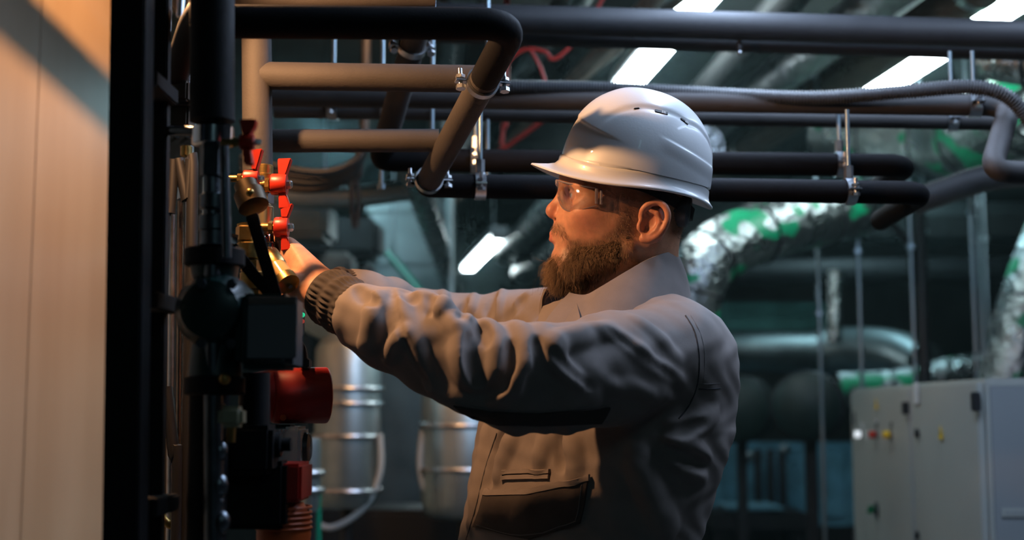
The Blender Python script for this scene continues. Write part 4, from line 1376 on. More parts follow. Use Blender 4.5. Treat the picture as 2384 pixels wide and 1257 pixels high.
# arms and upper trunk under the jacket, so that the figure is one surface
hv.chain([(near(835, 735, 1.81), 0.033), (near(1015, 808, 1.75), 0.040), (near(1205, 885, 1.735), 0.040), (near(1420, 862, 1.80), 0.046), (near(1530, 832, 1.89), 0.048)], 0.02)
hv.chain([(near(860, 700, 2.15), 0.030), (near(985, 752, 2.25), 0.037), (near(1080, 772, 2.262), 0.038), (near(1190, 778, 2.23), 0.043), (near(1300, 785, 2.16), 0.044)], 0.02)
hv.cone(near(1530, 832, 1.90), near(1470, 760, 2.02), 0.048, 0.055, 0.03)
hv.cone(near(1310, 790, 2.15), near(1450, 765, 2.03), 0.044, 0.055, 0.03)
hv.cone(near(1450, 770, 2.03), near(1420, 860, 2.03), 0.08, 0.09, 0.03)
V1, F1 = hv.mesh()
hmask = to_px(V1)[:, 0] < 900

# ------------------------------------------------------------------ skin colours
SKIN, RED, DARK = np.array([0.56, 0.275, 0.165]), np.array([0.52, 0.165, 0.11]), np.array([0.20, 0.115, 0.075])


def mirror_px(V):
    """pixel of each head vertex folded on to the near side"""
    W = V.copy()
    W[:, 1] = 2 * YH - np.abs(W[:, 1] - YH) - YH
    W[:, 1] = np.where(V[:, 1] > YH, 2 * YH - V[:, 1], V[:, 1])
    return to_px(W)


pxy = mirror_px(V1)
lat = np.abs(V1[:, 1] - YH)
col = np.tile(SKIN, (len(V1), 1))


def blend(col, w, c):
    return col * (1 - w[:, None]) + np.array(c)[None] * w[:, None]


nose = vmix(V1, H(1283, 494), 0.008, 0.026)
col = blend(col, nose * 0.45, RED)
cheek = np.maximum(vmix(V1, H(1368, 508, -0.055), 0.008, 0.036), vmix(V1, H(1368, 508, 0.055), 0.008, 0.036))
col = blend(col, cheek * 0.35, RED)
earm = sstep(0.074, 0.082, lat) * (pxy[:, 0] > 1470) * (pxy[:, 1] < 600)
col = blend(col, earm * 0.4, RED)
# lips
lipd = np.full(len(V1), 9.0)
for s in (-1, 1):
    for a_, b_ in ((H(1286, 545), H(1298, 548.5, s * 0.012)), (H(1298, 548.5, s * 0.012), H(1318, 558, s * 0.023)), (H(1284, 556), H(1298, 559, s * 0.012)), (H(1298, 559, s * 0.012), H(1318, 560, s * 0.022))):
        ba = b_ - a_
        t_ = np.clip(((V1 - a_) @ ba) / (ba @ ba), 0, 1)
        lipd = np.minimum(lipd, np.linalg.norm(V1 - a_ - t_[:, None] * ba, axis=1))
col = blend(col, (1 - sstep(0.0055, 0.0078, lipd)) * 0.8, (0.46, 0.15, 0.11))
# shaved sides of the head, whisker shadow
stub = in_poly(pxy, [(1440, 380), (1640, 380), (1640, 540), (1590, 560), (1562, 540), (1556, 480), (1500, 468), (1474, 505), (1462, 560), (1440, 520), (1448, 470)])
stubf = stub.astype(float) * (earm < 0.5)
BEARD = [(1322, 562), (1335, 556), (1360, 560), (1395, 556), (1425, 540), (1446, 515), (1462, 480), (1476, 500), (1474, 560), (1462, 600), (1420, 640), (1370, 668), (1315, 676), (1270, 650), (1262, 610), (1274, 592), (1300, 596), (1318, 584)]
MOUST = [(1276, 524), (1292, 519), (1312, 524), (1334, 544), (1342, 562), (1322, 560), (1300, 545), (1278, 541)]
bm_ = in_poly(pxy, BEARD).astype(float)
mm_ = (in_poly(pxy, MOUST) & (lat < 0.036)).astype(float)


def relax(vals, F, it=6):
    for _ in range(it):
        s = vals[F].mean(1)
        acc = np.zeros(len(vals))
        cnt = np.zeros(len(vals))
        for c_ in range(F.shape[1]):
            np.add.at(acc, F[:, c_], s)
            np.add.at(cnt, F[:, c_], 1)
        vals = acc / np.maximum(cnt, 1)
    return vals


stubf, bmf, mmf = relax(stubf, F1, 8), relax(bm_, F1, 8), relax(mm_, F1, 5)
col = blend(col, stubf * 0.55, DARK)
col = blend(col, np.clip(bmf * 0.8 + mmf * 0.5, 0, 0.85) * (lipd > 0.0065), DARK)
for kp, kr in kn:
    col = blend(col, vmix(V1, kp, 0.006, 0.02) * 0.3, RED)


def skin_mat():
    m = mat('skin', (0.5, 0.27, 0.17), 0.46, 0, 0.22, 420, spec=0.4, bdist=0.0012)
    nt = m.node_tree
    b = nt.nodes['Principled BSDF']
    a = nt.nodes.new('ShaderNodeAttribute')
    a.attribute_name = 'Col'
    n = nt.nodes.new('ShaderNodeTexNoise')
    n.inputs['Scale'].default_value = 90
    n.inputs['Detail'].default_value = 4
    tc = nt.nodes['Texture Coordinate']
    nt.links.new(tc.outputs['Object'], n.inputs['Vector'])
    mr = nt.nodes.new('ShaderNodeMapRange')
    mr.inputs[1].default_value, mr.inputs[2].default_value = 0.3, 0.7
    mr.inputs[3].default_value, mr.inputs[4].default_value = 0.86, 1.10
    nt.links.new(n.outputs['Fac'], mr.inputs[0])
    mx = nt.nodes.new('ShaderNodeMix')
    mx.data_type = 'RGBA'
    mx.blend_type = 'MULTIPLY'
    mx.inputs[0].default_value = 1
    nt.links.new(a.outputs['Color'], mx.inputs[6])
    nt.links.new(mr.outputs[0], mx.inputs[7])
    nt.links.new(mx.outputs[2], b.inputs['Base Color'])
    b.inputs['Subsurface Weight'].default_value = 0.25
    b.inputs['Subsurface Radius'].default_value = (1.0, 0.35, 0.2)
    b.inputs['Subsurface Scale'].default_value = 0.004
    return m


body = np_mesh('body', V1, F1, skin_mat(), person, col)

# eyes
def eye_mat():
    m = mat('eye', (0.62, 0.58, 0.54), 0.12)
    nt = m.node_tree
    tc = nt.nodes['Texture Coordinate']
    sp = nt.nodes.new('ShaderNodeVectorMath')
    sp.operation = 'DISTANCE'
    sp.inputs[1].default_value = (-0.0122, 0, 0.0005)
    nt.links.new(tc.outputs['Object'], sp.inputs[0])
    cr = nt.nodes.new('ShaderNodeValToRGB')
    cr.color_ramp.interpolation = 'CONSTANT'
    e = cr.color_ramp.elements
    e[0].position, e[0].color = 0.0, (0.004, 0.004, 0.004, 1)
    e[1].position, e[1].color = 0.22, (0.10, 0.13, 0.14, 1)
    e2 = e.new(0.60)
    e2.color = (0.60, 0.55, 0.50, 1)
    mu = nt.nodes.new('ShaderNodeMath')
    mu.operation = 'MULTIPLY'
    mu.inputs[1].default_value = 100
    nt.links.new(sp.outputs['Value'], mu.inputs[0])
    nt.links.new(mu.outputs[0], cr.inputs[0])
    nt.links.new(cr.outputs[0], nt.nodes['Principled BSDF'].inputs['Base Color'])
    return m


for s in (-1, 1):
    c = Vector(H(1345, 454.5, s * 0.032))
    o = MB().ball((0, 0, 0), 0.0124, 24, 16)
    me_o = o.build('eye', eye_mat())
    me_o.data.transform(Matrix.Translation(me_o.location))
    me_o.location = c - WORG[person.name]
    me_o.parent = person

# ------------------------------------------------------------------ hair: beard, moustache, brows as strands
def strands(name, roots, dirs, lens, rad, m, parent, curl=0.25, nseg=5, droop=0.4, seed=1):
    rng = np.random.default_rng(seed)
    N = len(roots)
    cu = bpy.data.hair_curves.new(name)
    cu.add_curves([nseg] * N)
    pos = np.zeros((N, nseg, 3))
    d = dirs / (np.linalg.norm(dirs, axis=1, keepdims=True) + 1e-9)
    p = roots.copy()
    side = np.cross(d, rng.normal(size=(N, 3)))
    side /= np.linalg.norm(side, axis=1, keepdims=True) + 1e-9
    ph = rng.uniform(0, 6.28, N)
    for k in range(nseg):
        t = k / (nseg - 1)
        pos[:, k] = p + side * (np.sin(ph + t * 4.0) * curl * lens * t * 0.5)[:, None]
        d = d + np.array([0, 0, -droop / nseg])
        d /= np.linalg.norm(d, axis=1, keepdims=True)
        p = p + d * (lens / (nseg - 1))[:, None]
    org = np.array(WORG[parent.name])
    cu.points.foreach_set('position', (pos - org).astype(np.float32).ravel())
    ra = cu.attributes.get('radius') or cu.attributes.new('radius', 'FLOAT', 'POINT')
    rr = np.tile(np.linspace(1.0, 0.35, nseg) * rad, (N, 1)) * rng.uniform(0.7, 1.3, (N, 1))
    ra.data.foreach_set('value', rr.astype(np.float32).ravel())
    cu.materials.append(m)
    o = bpy.data.objects.new(name, cu)
    COL.objects.link(o)
    o.parent = parent
    WORG[o.name] = Vector(org)
    return o


def hair_mat(name, c1, c2):
    m = bpy.data.materials.new(name)
    m.use_nodes = True
    nt = m.node_tree
    b = nt.nodes['Principled BSDF']
    b.inputs['Roughness'].default_value = 0.45
    hi = nt.nodes.new('ShaderNodeHairInfo')
    mx = nt.nodes.new('ShaderNodeMix')
    mx.data_type = 'RGBA'
    mx.inputs[6].default_value = (*c1, 1)
    mx.inputs[7].default_value = (*c2, 1)
    nt.links.new(hi.outputs['Random'], mx.inputs[0])
    nt.links.new(mx.outputs[2], b.inputs['Base Color'])
    return m


HAIR = hair_mat('beard_hair', (0.12, 0.070, 0.038), (0.42, 0.27, 0.15))
rng = np.random.default_rng(3)
N1 = hv.normal(V1)
# full base of the beard: a thick body below the chin and along the jaw
bv = Vol((0.03, 1.90, 1.47), (0.24, 2.10, 1.66), 0.0024)
bv.ell(H(1322, 618), (0.0275, 0.029, 0.026), 0.012)
bv.ell(H(1342, 640), (0.030, 0.024, 0.013), 0.012)
for s in (-1, 1):
    bv.cone(H(1338, 616, s * 0.022), H(1440, 588, s * 0.054), 0.0185, 0.013, 0.012)
    bv.cone(H(1348, 590, s * 0.034), H(1430, 572, s * 0.056), 0.0105, 0.008, 0.012)
    bv.cone(H(1440, 588, s * 0.054), H(1462, 552, s * 0.064), 0.010, 0.003, 0.010)
Vq, Fq = bv.mesh()
Nq = bv.normal(Vq)
beard_core = mat('beard_undercoat', (0.075, 0.045, 0.026), 0.8, 0, 1.0, 500, 0.4, 160, bdist=0.003)
beard = np_mesh('beard', Vq, Fq, beard_core, person)
ppq = mirror_px(Vq)
outside = hv.sample(Vq) > -0.001
reg = in_poly(ppq, [(1258, 560), (1335, 556), (1400, 552), (1450, 500), (1480, 510), (1478, 600), (1420, 665), (1340, 690), (1255, 690)])
cand = np.where(outside & reg)[0]
cand = rng.choice(cand, 9500)
rt = Vq[cand] + rng.normal(size=(len(cand), 3)) * 0.0012
pq = ppq[cand]
front = 1 - sstep(1290, 1440, pq[:, 0])
low = sstep(560, 640, pq[:, 1])
ln = (0.0032 + 0.012 * front * low + 0.005 * low) * rng.uniform(0.5, 1.35, len(cand))
upb = sstep(1425, 1460, pq[:, 0]) * (1 - sstep(560, 600, pq[:, 1]))
ln = ln * (1 - 0.6 * upb)
dr = Nq[cand] * 0.75 + np.array([-0.25, 0, -0.75])[None] * (0.4 + 0.8 * front[:, None]) + rng.normal(size=(len(cand), 3)) * 0.28
lng = rng.random(len(cand)) < 0.035
ln = np.where(lng & (front > 0.35), ln * 1.7, ln)
strands('beard_strands', rt, dr, ln, 0.0002, HAIR, beard, 0.6, 6, 0.8, 5)
# short whiskers straight on the skin
w = np.clip(bmf + mmf * 0.9, 0, 1) * (lipd > 0.007)
cand = np.where(w > 0.25)[0]
cand = rng.choice(cand, 5200, p=w[cand] / w[cand].sum())
rt = V1[cand] + rng.normal(size=(len(cand), 3)) * 0.0012
isM = mmf[cand] > bmf[cand]
dr = N1[cand] * 0.55 + np.array([0.05, 0, -0.9])[None] + rng.normal(size=(len(cand), 3)) * 0.25
dr[isM] += np.stack([np.full(isM.sum(), 0.25), np.sign(V1[cand][isM][:, 1] - YH) * 0.5, np.zeros(isM.sum())], 1)
wx = pxy[cand]
sb = sstep(1425, 1455, wx[:, 0]) * (1 - sstep(545, 590, wx[:, 1]))
strands('whiskers', rt, dr, np.where(isM, 0.0075, 0.007) * (1 - 0.65 * sb) * rng.uniform(0.5, 1.3, len(cand)), 0.00018, HAIR, beard, 0.3, 5, 0.3, 6)
# brows
for s in (-1, 1):
    tt = rng.uniform(0, 1, 260)
    base = H(1319, 431, s * 0.014)[None] * (1 - tt[:, None]) + H(1356, 434, s * 0.055)[None] * tt[:, None]
    base = base + rng.normal(size=base.shape) * np.array([0.0012, 0.002, 0.0016])
    nn = hv.normal(base)
    base = base - nn * hv.sample(base)[:, None]
    strands('eyebrow', base, nn * 0.35 + np.array([0.6, s * 0.6, 0.1])[None] + rng.normal(size=base.shape) * 0.15, 0.0085 * rng.uniform(0.6, 1.2, len(base)), 0.00018, HAIR, person, 0.1, 4, 0.2, 8 + s)
# cropped hair on the sides of the head
cand = np.where(stubf > 0.3)[0]
cand = rng.choice(cand, 3500)
strands('cropped_hair', V1[cand] + rng.normal(size=(len(cand), 3)) * 0.001, N1[cand] * 0.7 + np.array([0.6, 0, -0.6])[None] + rng.normal(size=(len(cand), 3)) * 0.2, 0.003 * rng.uniform(0.6, 1.2, len(cand)), 0.00014, HAIR, person, 0.1, 3, 0.1, 11)
# ================================================================== HARD HAT
HO = Vector(P(1466, 420, YH))
TAU = math.radians(12.0)
HF = Vector((-math.cos(TAU), 0, math.sin(TAU)))
ROLL = math.radians(8.0)
_u0 = Vector((math.sin(TAU), 0, math.cos(TAU)))
HS = Vector((0, -1, 0)) * math.cos(ROLL) - _u0 * math.sin(ROLL)
HU = _u0 * math.cos(ROLL) + Vector((0, -1, 0)) * math.sin(ROLL)
PXM = YH / FPX


def hp(f, v, u):
    """hat frame in photo pixels at the head's depth: forward, towards the viewer, up"""
    return HO + (HF * f + HS * v + HU * u) * PXM


WHAT = mat('white_helmet_plastic', (0.72, 0.73, 0.74), 0.36, 0, 0.05, 300, spec=0.5, coat=0.25)
hat = thing('hard_hat', hp(0, 0, 0), 'glossy white hard hat worn by the man', 'hard hat')
NT = 288


def rim_u(th):
    a = abs(math.degrees(math.atan2(math.sin(th), math.cos(th))))
    return float(np.interp(a, RIM_A, RIM_U))


_ra = np.linspace(0, 180, 73)
_ru = np.interp(_ra, [0, 12, 28, 48, 70, 90, 112, 140, 165, 180], [-4, -8, -16, -25, -26, -18, -9, -10, -22, -27])
for _ in range(6):
    _ru = np.convolve(np.concatenate([_ru[3:0:-1], _ru, _ru[-2:-5:-1]]), np.ones(7) / 7, 'valid')
RIM_A, RIM_U = _ra, _ru


def brim(th):
    c = math.cos(th)
    return 7 + 50 * max(0.0, c) ** 2.2 + 2 * max(0, -c)


def dome_pt(th, u):
    n = 2.38
    w = max(0.0, min(1.0, u / 208.0)) if u > 0 else 0.0
    rho = (1 - w ** n) ** (1 / n)
    c, s = math.cos(th), math.sin(th)
    A = 170 if c > 0 else 184
    return A * c * rho, 146 * s * rho


rows = []
us = [208 * math.sin(math.pi / 2 * k / 110) for k in range(109, 0, -1)]
us = [x for x in us if x > 20] + [18]


def sm(x):
    x = min(1.0, max(0.0, x))
    return x * x * (3 - 2 * x)


def relief(f, v, u):
    """raised crown, stepped front edge, vent groove, crease low on the back"""
    av = abs(v)
    ang = math.degrees(math.atan2(av, f)) if (f or av) else 0
    d = 0.0
    # step across the front
    ub = 121 - 0.72 * ang
    d += 6.0 * max(sm((u - ub) / 4.0), sm((ang - 35) / 45))
    # crown edge and its groove
    ve = float(np.interp(f, [-165, -144, -100, -30, 40, 110, 150], [20, 48, 84, 104, 108, 104, 92]))
    e = av - ve
    on = sm((u - 70) / 30)
    d += on * (3.2 * (1 - sm((e + 5) / 10)) * (1 - sm((f - 40) / 60)) - 4.0 * math.exp(-(e / 4.5) ** 2) * (1 - sm((f - 60) / 50)))
    # crease
    if f < -30:
        c_ = u - (97 + (f + 52) * 0.278)
        d += 3.6 * sm((5 - c_) / 7) * sm((c_ + 34) / 30) * sm((-30 - f) / 40) * sm((av - 12) / 30)
    return d


vs, fs = [], []


def add_row(fn):
    r0 = len(vs)
    for j in range(NT):
        th = 2 * math.pi * j / NT
        vs.append(hp(*fn(th)))
    rows.append(r0)


vs.append(hp(0, 0, 208 + 9.2))
for u in us:
    def fn(th, u=u):
        f, v = dome_pt(th, u)
        d = relief(f, v, u)
        rl = math.hypot(f, v) + 1e-6
        up = u / 208.0
        return f + f / rl * d * (1 - up * 0.9), v + v / rl * d * (1 - up * 0.9), u + d * up
    add_row(fn)


def band(off, du, bf=0.0):
    def fn(th):
        ub = rim_u(th)
        u = ub + du
        f, v = dome_pt(th, max(0.1, u))
        if u < 0:
            k = 1 + (-u) * 0.0006
            f, v = f * k, v * k
        rl = math.hypot(f, v)
        b = off + brim(th) * bf
        return f + f / rl * b, v + v / rl * b * ((0.55 + 0.45 * sm((0.75 - math.cos(th)) / 0.75)) if bf > 0 else 1), u
    return fn


def mixrow(a, b, t):
    def fn(th):
        p, q = a(th), b(th)
        return tuple(x * (1 - t) + y * t for x, y in zip(p, q))
    return fn


base_rows = [band(0.3, 36), band(4.0, 33.5), band(4.5, 28), band(5.0, 20), band(6.0, 12, 0.10), band(7, 7, 0.35), band(7, 3, 0.72), band(7, 0.5, 1.0), band(7, -3.5, 1.02), band(5, -5, 0.97), band(4, -2, 0.55), band(0, 2, 0.15), band(-5, 12), band(-7, 30)]
for fn in base_rows:
    add_row(fn)
for u in (60, 100, 140, 170, 190, 202):
    def fn(th, u=u):
        f, v = dome_pt(th, u)
        return f * 0.955, v * 0.955, u - 7
    add_row(fn)
for j in range(NT):
    fs.append([0, rows[0] + j, rows[0] + (j + 1) % NT])
for a_, b_ in zip(rows[:-1], rows[1:]):
    for j in range(NT):
        fs.append([a_ + j, b_ + j, b_ + (j + 1) % NT, a_ + (j + 1) % NT])
shell = MB().add(vs, fs).build('shell', WHAT, hat, 0, True, 75)
# vent slots along the crown's edge, both sides
def surf(f, ve):
    A = 170 if f > 0 else 184
    rho = min(0.999, math.hypot(f / A, ve / 146))
    return 208 * (1 - rho ** 2.38) ** (1 / 2.38)


for s in (-1, 1):
    for f0, ln_, wd_ in ((24, 0.0090, 0.0030), (-32, 0.0210, 0.0062), (-88, 0.0150, 0.0048)):
        ve = float(np.interp(f0, [-165, -144, -100, -30, 40, 110, 150], [20, 48, 84, 104, 108, 104, 92]))
        ve2 = float(np.interp(f0 + 4, [-165, -144, -100, -30, 40, 110, 150], [20, 48, 84, 104, 108, 104, 92]))
        c = hp(f0, s * ve, surf(f0, ve))
        tanv = (hp(f0 + 4, s * ve2, surf(f0 + 4, ve2)) - c).normalized()
        tb = (hp(f0, s * (ve + 4), surf(f0, ve + 4)) - c).normalized()
        nrm_ = tanv.cross(tb).normalized()
        if nrm_.dot(c - HO) < 0:
            nrm_ = -nrm_
        sd = nrm_.cross(tanv)
        R = Matrix((tanv, sd, nrm_)).transposed()
        MB().box(c + nrm_ * 0.0012, (ln_, wd_, 0.004), R).build('vent_slot', RUBBER, shell, 0.001)
        if ln_ > 0.01:
            for q in range(4):
                MB().box(c + nrm_ * 0.0022 - tanv * (0.001 + q * 0.0016), (0.0007, wd_ * 0.8, 0.003), R).build('vent_rib', WHAT, shell)
# headband, harness strap and ratchet
def hp_band(th, u, sc):
    c, s = math.cos(th), math.sin(th)
    return hp((150 if c > 0 else 150) * c * sc - 14, 118 * s * sc, u)


strap = MB()
vsb, fsb = [], []
NB = 72
for j in range(NB):
    th = 2 * math.pi * j / NB
    dip = 40 * max(0, -math.cos(th)) ** 1.5
    for sc, du in ((1.0, 6), (1.0, -22), (0.97, -22), (0.97, 6)):
        vsb.append(hp_band(th, -2 + du - dip, sc))
for j in range(NB):
    k = (j + 1) % NB
    for q in range(4):
        q2 = (q + 1) % 4
        fsb.append([j * 4 + q, k * 4 + q, k * 4 + q2, j * 4 + q2])
MB().add(vsb, fsb).build('headband', RUBBER, hat)
c = Vector(P(1592, 492, YH - 0.028))
MB().lathe(c + Vector((-0.012, 0, 0.002)), (1, -0.25, -0.15), [(0, 0.022), (0.006, 0.026), (0.018, 0.025), (0.022, 0.020)], 20).build('ratchet_knob', GREYP, hat)
MB().box(Vector(P(1560, 470, YH - 0.045)), (0.05, 0.012, 0.030), Matrix.Rotation(0.5, 3, 'Y')).build('ratchet_arm', RUBBER, hat, 0.003)
MB().box(Vector(P(1586, 478, YH + 0.0)), (0.018, 0.07, 0.034), Matrix.Rotation(0.35, 3, 'Y')).build('nape_pad', RUBBER, hat, 0.004)
for s in (-1, 1):
    MB().box(hp(-40, s * 132, 14), (0.018, 0.004, 0.05), Matrix.Rotation(-0.2, 3, 'Y')).build('harness_clip', RUBBER, hat, 0.001)

# ================================================================== SAFETY GLASSES
def clear_mat(name, tint, gloss=0.16):
    m = bpy.data.materials.new(name)
    m.use_nodes = True
    nt = m.node_tree
    nt.nodes.remove(nt.nodes['Principled BSDF'])
    tr = nt.nodes.new('ShaderNodeBsdfTransparent')
    tr.inputs[0].default_value = (*tint, 1)
    gl = nt.nodes.new('ShaderNodeBsdfGlossy')
    gl.inputs['Roughness'].default_value = 0.06
    fr = nt.nodes.new('ShaderNodeFresnel')
    fr.inputs[0].default_value = 1.5
    ad = nt.nodes.new('ShaderNodeMath')
    ad.operation = 'MULTIPLY_ADD'
    ad.inputs[1].default_value = 0.5
    ad.inputs[2].default_value = gloss * 0.2
    mx = nt.nodes.new('ShaderNodeMixShader')
    nt.links.new(fr.outputs[0], ad.inputs[0])
    nt.links.new(ad.outputs[0], mx.inputs[0])
    nt.links.new(tr.outputs[0], mx.inputs[1])
    nt.links.new(gl.outputs[0], mx.inputs[2])
    nt.links.new(mx.outputs[0], nt.nodes['Material Output'].inputs['Surface'])
    return m


CLEAR = clear_mat('clear_polycarbonate', (0.985, 0.985, 0.99), 0.05)
EDGE = clear_mat('polycarbonate_edge', (0.90, 0.88, 0.95), 1.0)
_nt = EDGE.node_tree
_df = _nt.nodes.new('ShaderNodeBsdfTranslucent')
_df.inputs[0].default_value = (0.85, 0.82, 0.92, 1)
_d2 = _nt.nodes.new('ShaderNodeBsdfDiffuse')
_d2.inputs[0].default_value = (0.8, 0.78, 0.88, 1)
_m1, _m2 = _nt.nodes.new('ShaderNodeMixShader'), _nt.nodes.new('ShaderNodeMixShader')
_src = _nt.nodes['Material Output'].inputs['Surface'].links[0].from_socket
_nt.links.new(_df.outputs[0], _m1.inputs[1])
_nt.links.new(_d2.outputs[0], _m1.inputs[2])
_m2.inputs[0].default_value = 0.32
_nt.links.new(_src, _m2.inputs[1])
_nt.links.new(_m1.outputs[0], _m2.inputs[2])
_nt.links.new(_m2.outputs[0], _nt.nodes['Material Output'].inputs['Surface'])
gl = thing('safety_glasses', Vector(H(1330, 460)), 'clear wraparound safety glasses on the bearded face', 'glasses')


def lens_pt(phi, h, off=0.0):
    """phi: angle round the face (0 = bridge), h: 0 bottom .. 1 top"""
    xs = 1436 - 136 * math.cos(phi)
    latm = 0.0785 * math.copysign(abs(math.sin(phi)) ** 0.9, phi)
    a = abs(phi) / 1.25
    top = 419 + 20 * a ** 1.3
    bot = float(np.interp(a, [0, 0.08, 0.16, 0.26, 0.36, 0.48, 0.6, 0.75, 0.9, 1.0], [446, 456, 467, 479, 487, 491.5, 492, 488, 482, 478]))
    py = bot + (top - bot) * h
    p = Vector(H(xs, py, -latm))
    n_ = Vector((-math.cos(phi), -math.sin(phi), 0))
    return p + n_ * (off + 0.003 * math.sin(math.pi * h))


def lens(s):
    n, m_ = 22, 8
    vs, fs = [], []
    for side in (0, 1):
        for i in range(n + 1):
            ph = s * (0.12 + (1.22 - 0.12) * i / n)
            for j in range(m_ + 1):
                vs.append(lens_pt(ph, j / m_, 0.0022 * side))
    W = m_ + 1
    K = (n + 1) * W
    for i in range(n):
        for j in range(m_):
            q = [i * W + j, (i + 1) * W + j, (i + 1) * W + j + 1, i * W + j + 1]
            fs.append(q)
            fs.append([K + x for x in q[::-1]])
    border = [(i, 0) for i in range(n)] + [(n, j) for j in range(m_)] + [(i, m_) for i in range(n, 0, -1)] + [(0, j) for j in range(m_, 0, -1)]
    bi = [i * W + j for i, j in border]
    for x, y in zip(bi, bi[1:] + bi[:1]):
        fs.append([x, y, K + y, K + x])
    ln_ = MB().add(vs, fs).build('lens', CLEAR, gl, 0, True, 40)
    edge = [lens_pt(s * (0.12 + 1.10 * i / n), 0.0, 0.001) for i in range(n + 1)]
    MB().tube(edge, 0.0008, 6).build('lens_edge', EDGE, ln_)
    edge = [lens_pt(s * (0.12 + 1.10 * i / n), 1.0, 0.001) for i in range(n + 1)]
    MB().tube(edge, 0.0014, 6).build('brow_edge', EDGE, ln_)


for s in (1, -1):
    lens(s)
    a_, b_ = lens_pt(s * 1.22, 0.10, 0.001), lens_pt(s * 1.22, 0.98, 0.001)
    MB().tube([a_, b_], 0.0024, 8).build('hinge', EDGE, gl)
    a2, b2 = a_ + Vector((0.007, -s * 0.001, -0.001)), b_ + Vector((0.007, -s * 0.001, -0.001))
    MB().tube([a2, b2], 0.0020, 8).build('hinge', EDGE, gl)
    t0, t1_ = lens_pt(s * 1.22, 0.95, 0.0), lens_pt(s * 1.22, 0.25, 0.0)
    e0, e1 = Vector(H(1512, 474, -s * 0.079)), Vector(H(1512, 481, -s * 0.079))
    mid0, mid1 = (t0 * 0.5 + e0 * 0.5) + Vector((0, -s * 0.004, 0.002)), (t1_ * 0.45 + e1 * 0.55) + Vector((0, -s * 0.004, 0.002))
    vs = []
    for p_ in (t0, mid0, e0, e1, mid1, t1_):
        vs.append(p_)
    MB().prism(vs, (0, 0.002, 0)).build('temple', CLEAR, gl)
MB().tube([lens_pt(0.14, 0.75, 0.0), lens_pt(0.0, 0.9, 0.001), lens_pt(-0.14, 0.75, 0.0)], 0.0032, 8).build('bridge', EDGE, gl)
# ================================================================== JACKET
JK = mat('grey_work_fabric', (0.25, 0.215, 0.20), 0.82, 0, 0.35, 900, 0.10, 30, spec=0.25, bdist=0.0006)
JKD = mat('charcoal_work_fabric', (0.070, 0.060, 0.056), 0.85, 0, 0.35, 900, 0.15, 30, spec=0.2, bdist=0.0006)
PHI = math.radians(35)
AXF = np.array([-math.cos(PHI), -math.sin(PHI)])         # where the chest faces
AXL = np.array([math.sin(PHI), -math.cos(PHI)])          # towards his left shoulder
jv = Vol((-0.30, 1.57, 0.90), (0.37, 2.36, 1.60), 0.0036)
LV = [(660, 1462, 2.03, 0.055, 0.060), (700, 1455, 2.03, 0.075, 0.095), (750, 1440, 2.03, 0.108, 0.172), (810, 1425, 2.03, 0.128, 0.205), (900, 1408, 2.03, 0.140, 0.232),
      (1000, 1393, 2.03, 0.142, 0.244), (1100, 1374, 2.03, 0.140, 0.238), (1257, 1334, 2.03, 0.138, 0.222), (1420, 1318, 2.03, 0.142, 0.222), (1520, 1312, 2.03, 0.14, 0.215)]
lz = np.array([P(x, y, Y).z for y, x, Y, a, b in LV])[::-1]
lx = np.array([P(x, y, Y).x for y, x, Y, a, b in LV])[::-1]
la = np.array([r[3] for r in LV])[::-1]
lb = np.array([r[4] for r in LV])[::-1]
sl, X, Y_, Z = jv.win(jv.lo, jv.lo + jv.h * jv.n, 0)
zc = np.clip(Z, lz[0], lz[-1])
cx_, a_, b_ = (np.interp(zc.ravel(), lz, q).reshape(Z.shape).astype(np.float32) for q in (lx, la, lb))
u_ = (X - cx_) * AXF[0] + (Y_ - 2.03) * AXF[1]
v_ = (X - cx_) * AXL[0] + (Y_ - 2.03) * AXL[1]
e_ = 2.4
d_ = ((np.abs(u_ / a_) ** e_ + np.abs(v_ / b_) ** e_) ** (1 / e_) - 1) * np.minimum(a_, b_)
d_ = np.maximum(d_, np.abs(Z - (lz[0] + lz[-1]) / 2) - (lz[-1] - lz[0]) / 2)
jv.D[:] = np.minimum(jv.D, d_.astype(np.float32))
# shoulders
J = lambda px, py, Y: np.array(P(px, py, Y))
jv.cone(J(1480, 738, 2.0), J(1560, 812, 1.88), 0.048, 0.072, 0.035)
jv.cone(J(1420, 715, 2.06), J(1300, 775, 2.16), 0.050, 0.062, 0.04)
jv.ell(J(1590, 855, 1.93), (0.075, 0.075, 0.092), 0.035)
# near sleeve
NS = [(J(1560, 832, 1.86), 0.0750), (J(1420, 858, 1.79), 0.0745), (J(1300, 880, 1.745), 0.0700), (J(1205, 880, 1.73), 0.0670), (J(1110, 856, 1.735), 0.0600), (J(1015, 817, 1.75), 0.0555), (J(915, 768, 1.775), 0.0530),
      (J(852, 738, 1.80), 0.0485)]
jv.chain(NS, 0.022)
# far sleeve
FS = [(J(1290, 765, 2.17), 0.072), (J(1190, 768, 2.24), 0.066), (J(1080, 768, 2.27), 0.060), (J(985, 752, 2.25), 0.056), (J(905, 722, 2.2), 0.051), (J(856, 700, 2.15), 0.046), (J(826, 687, 2.13), 0.042)]
jv.chain(FS, 0.02)


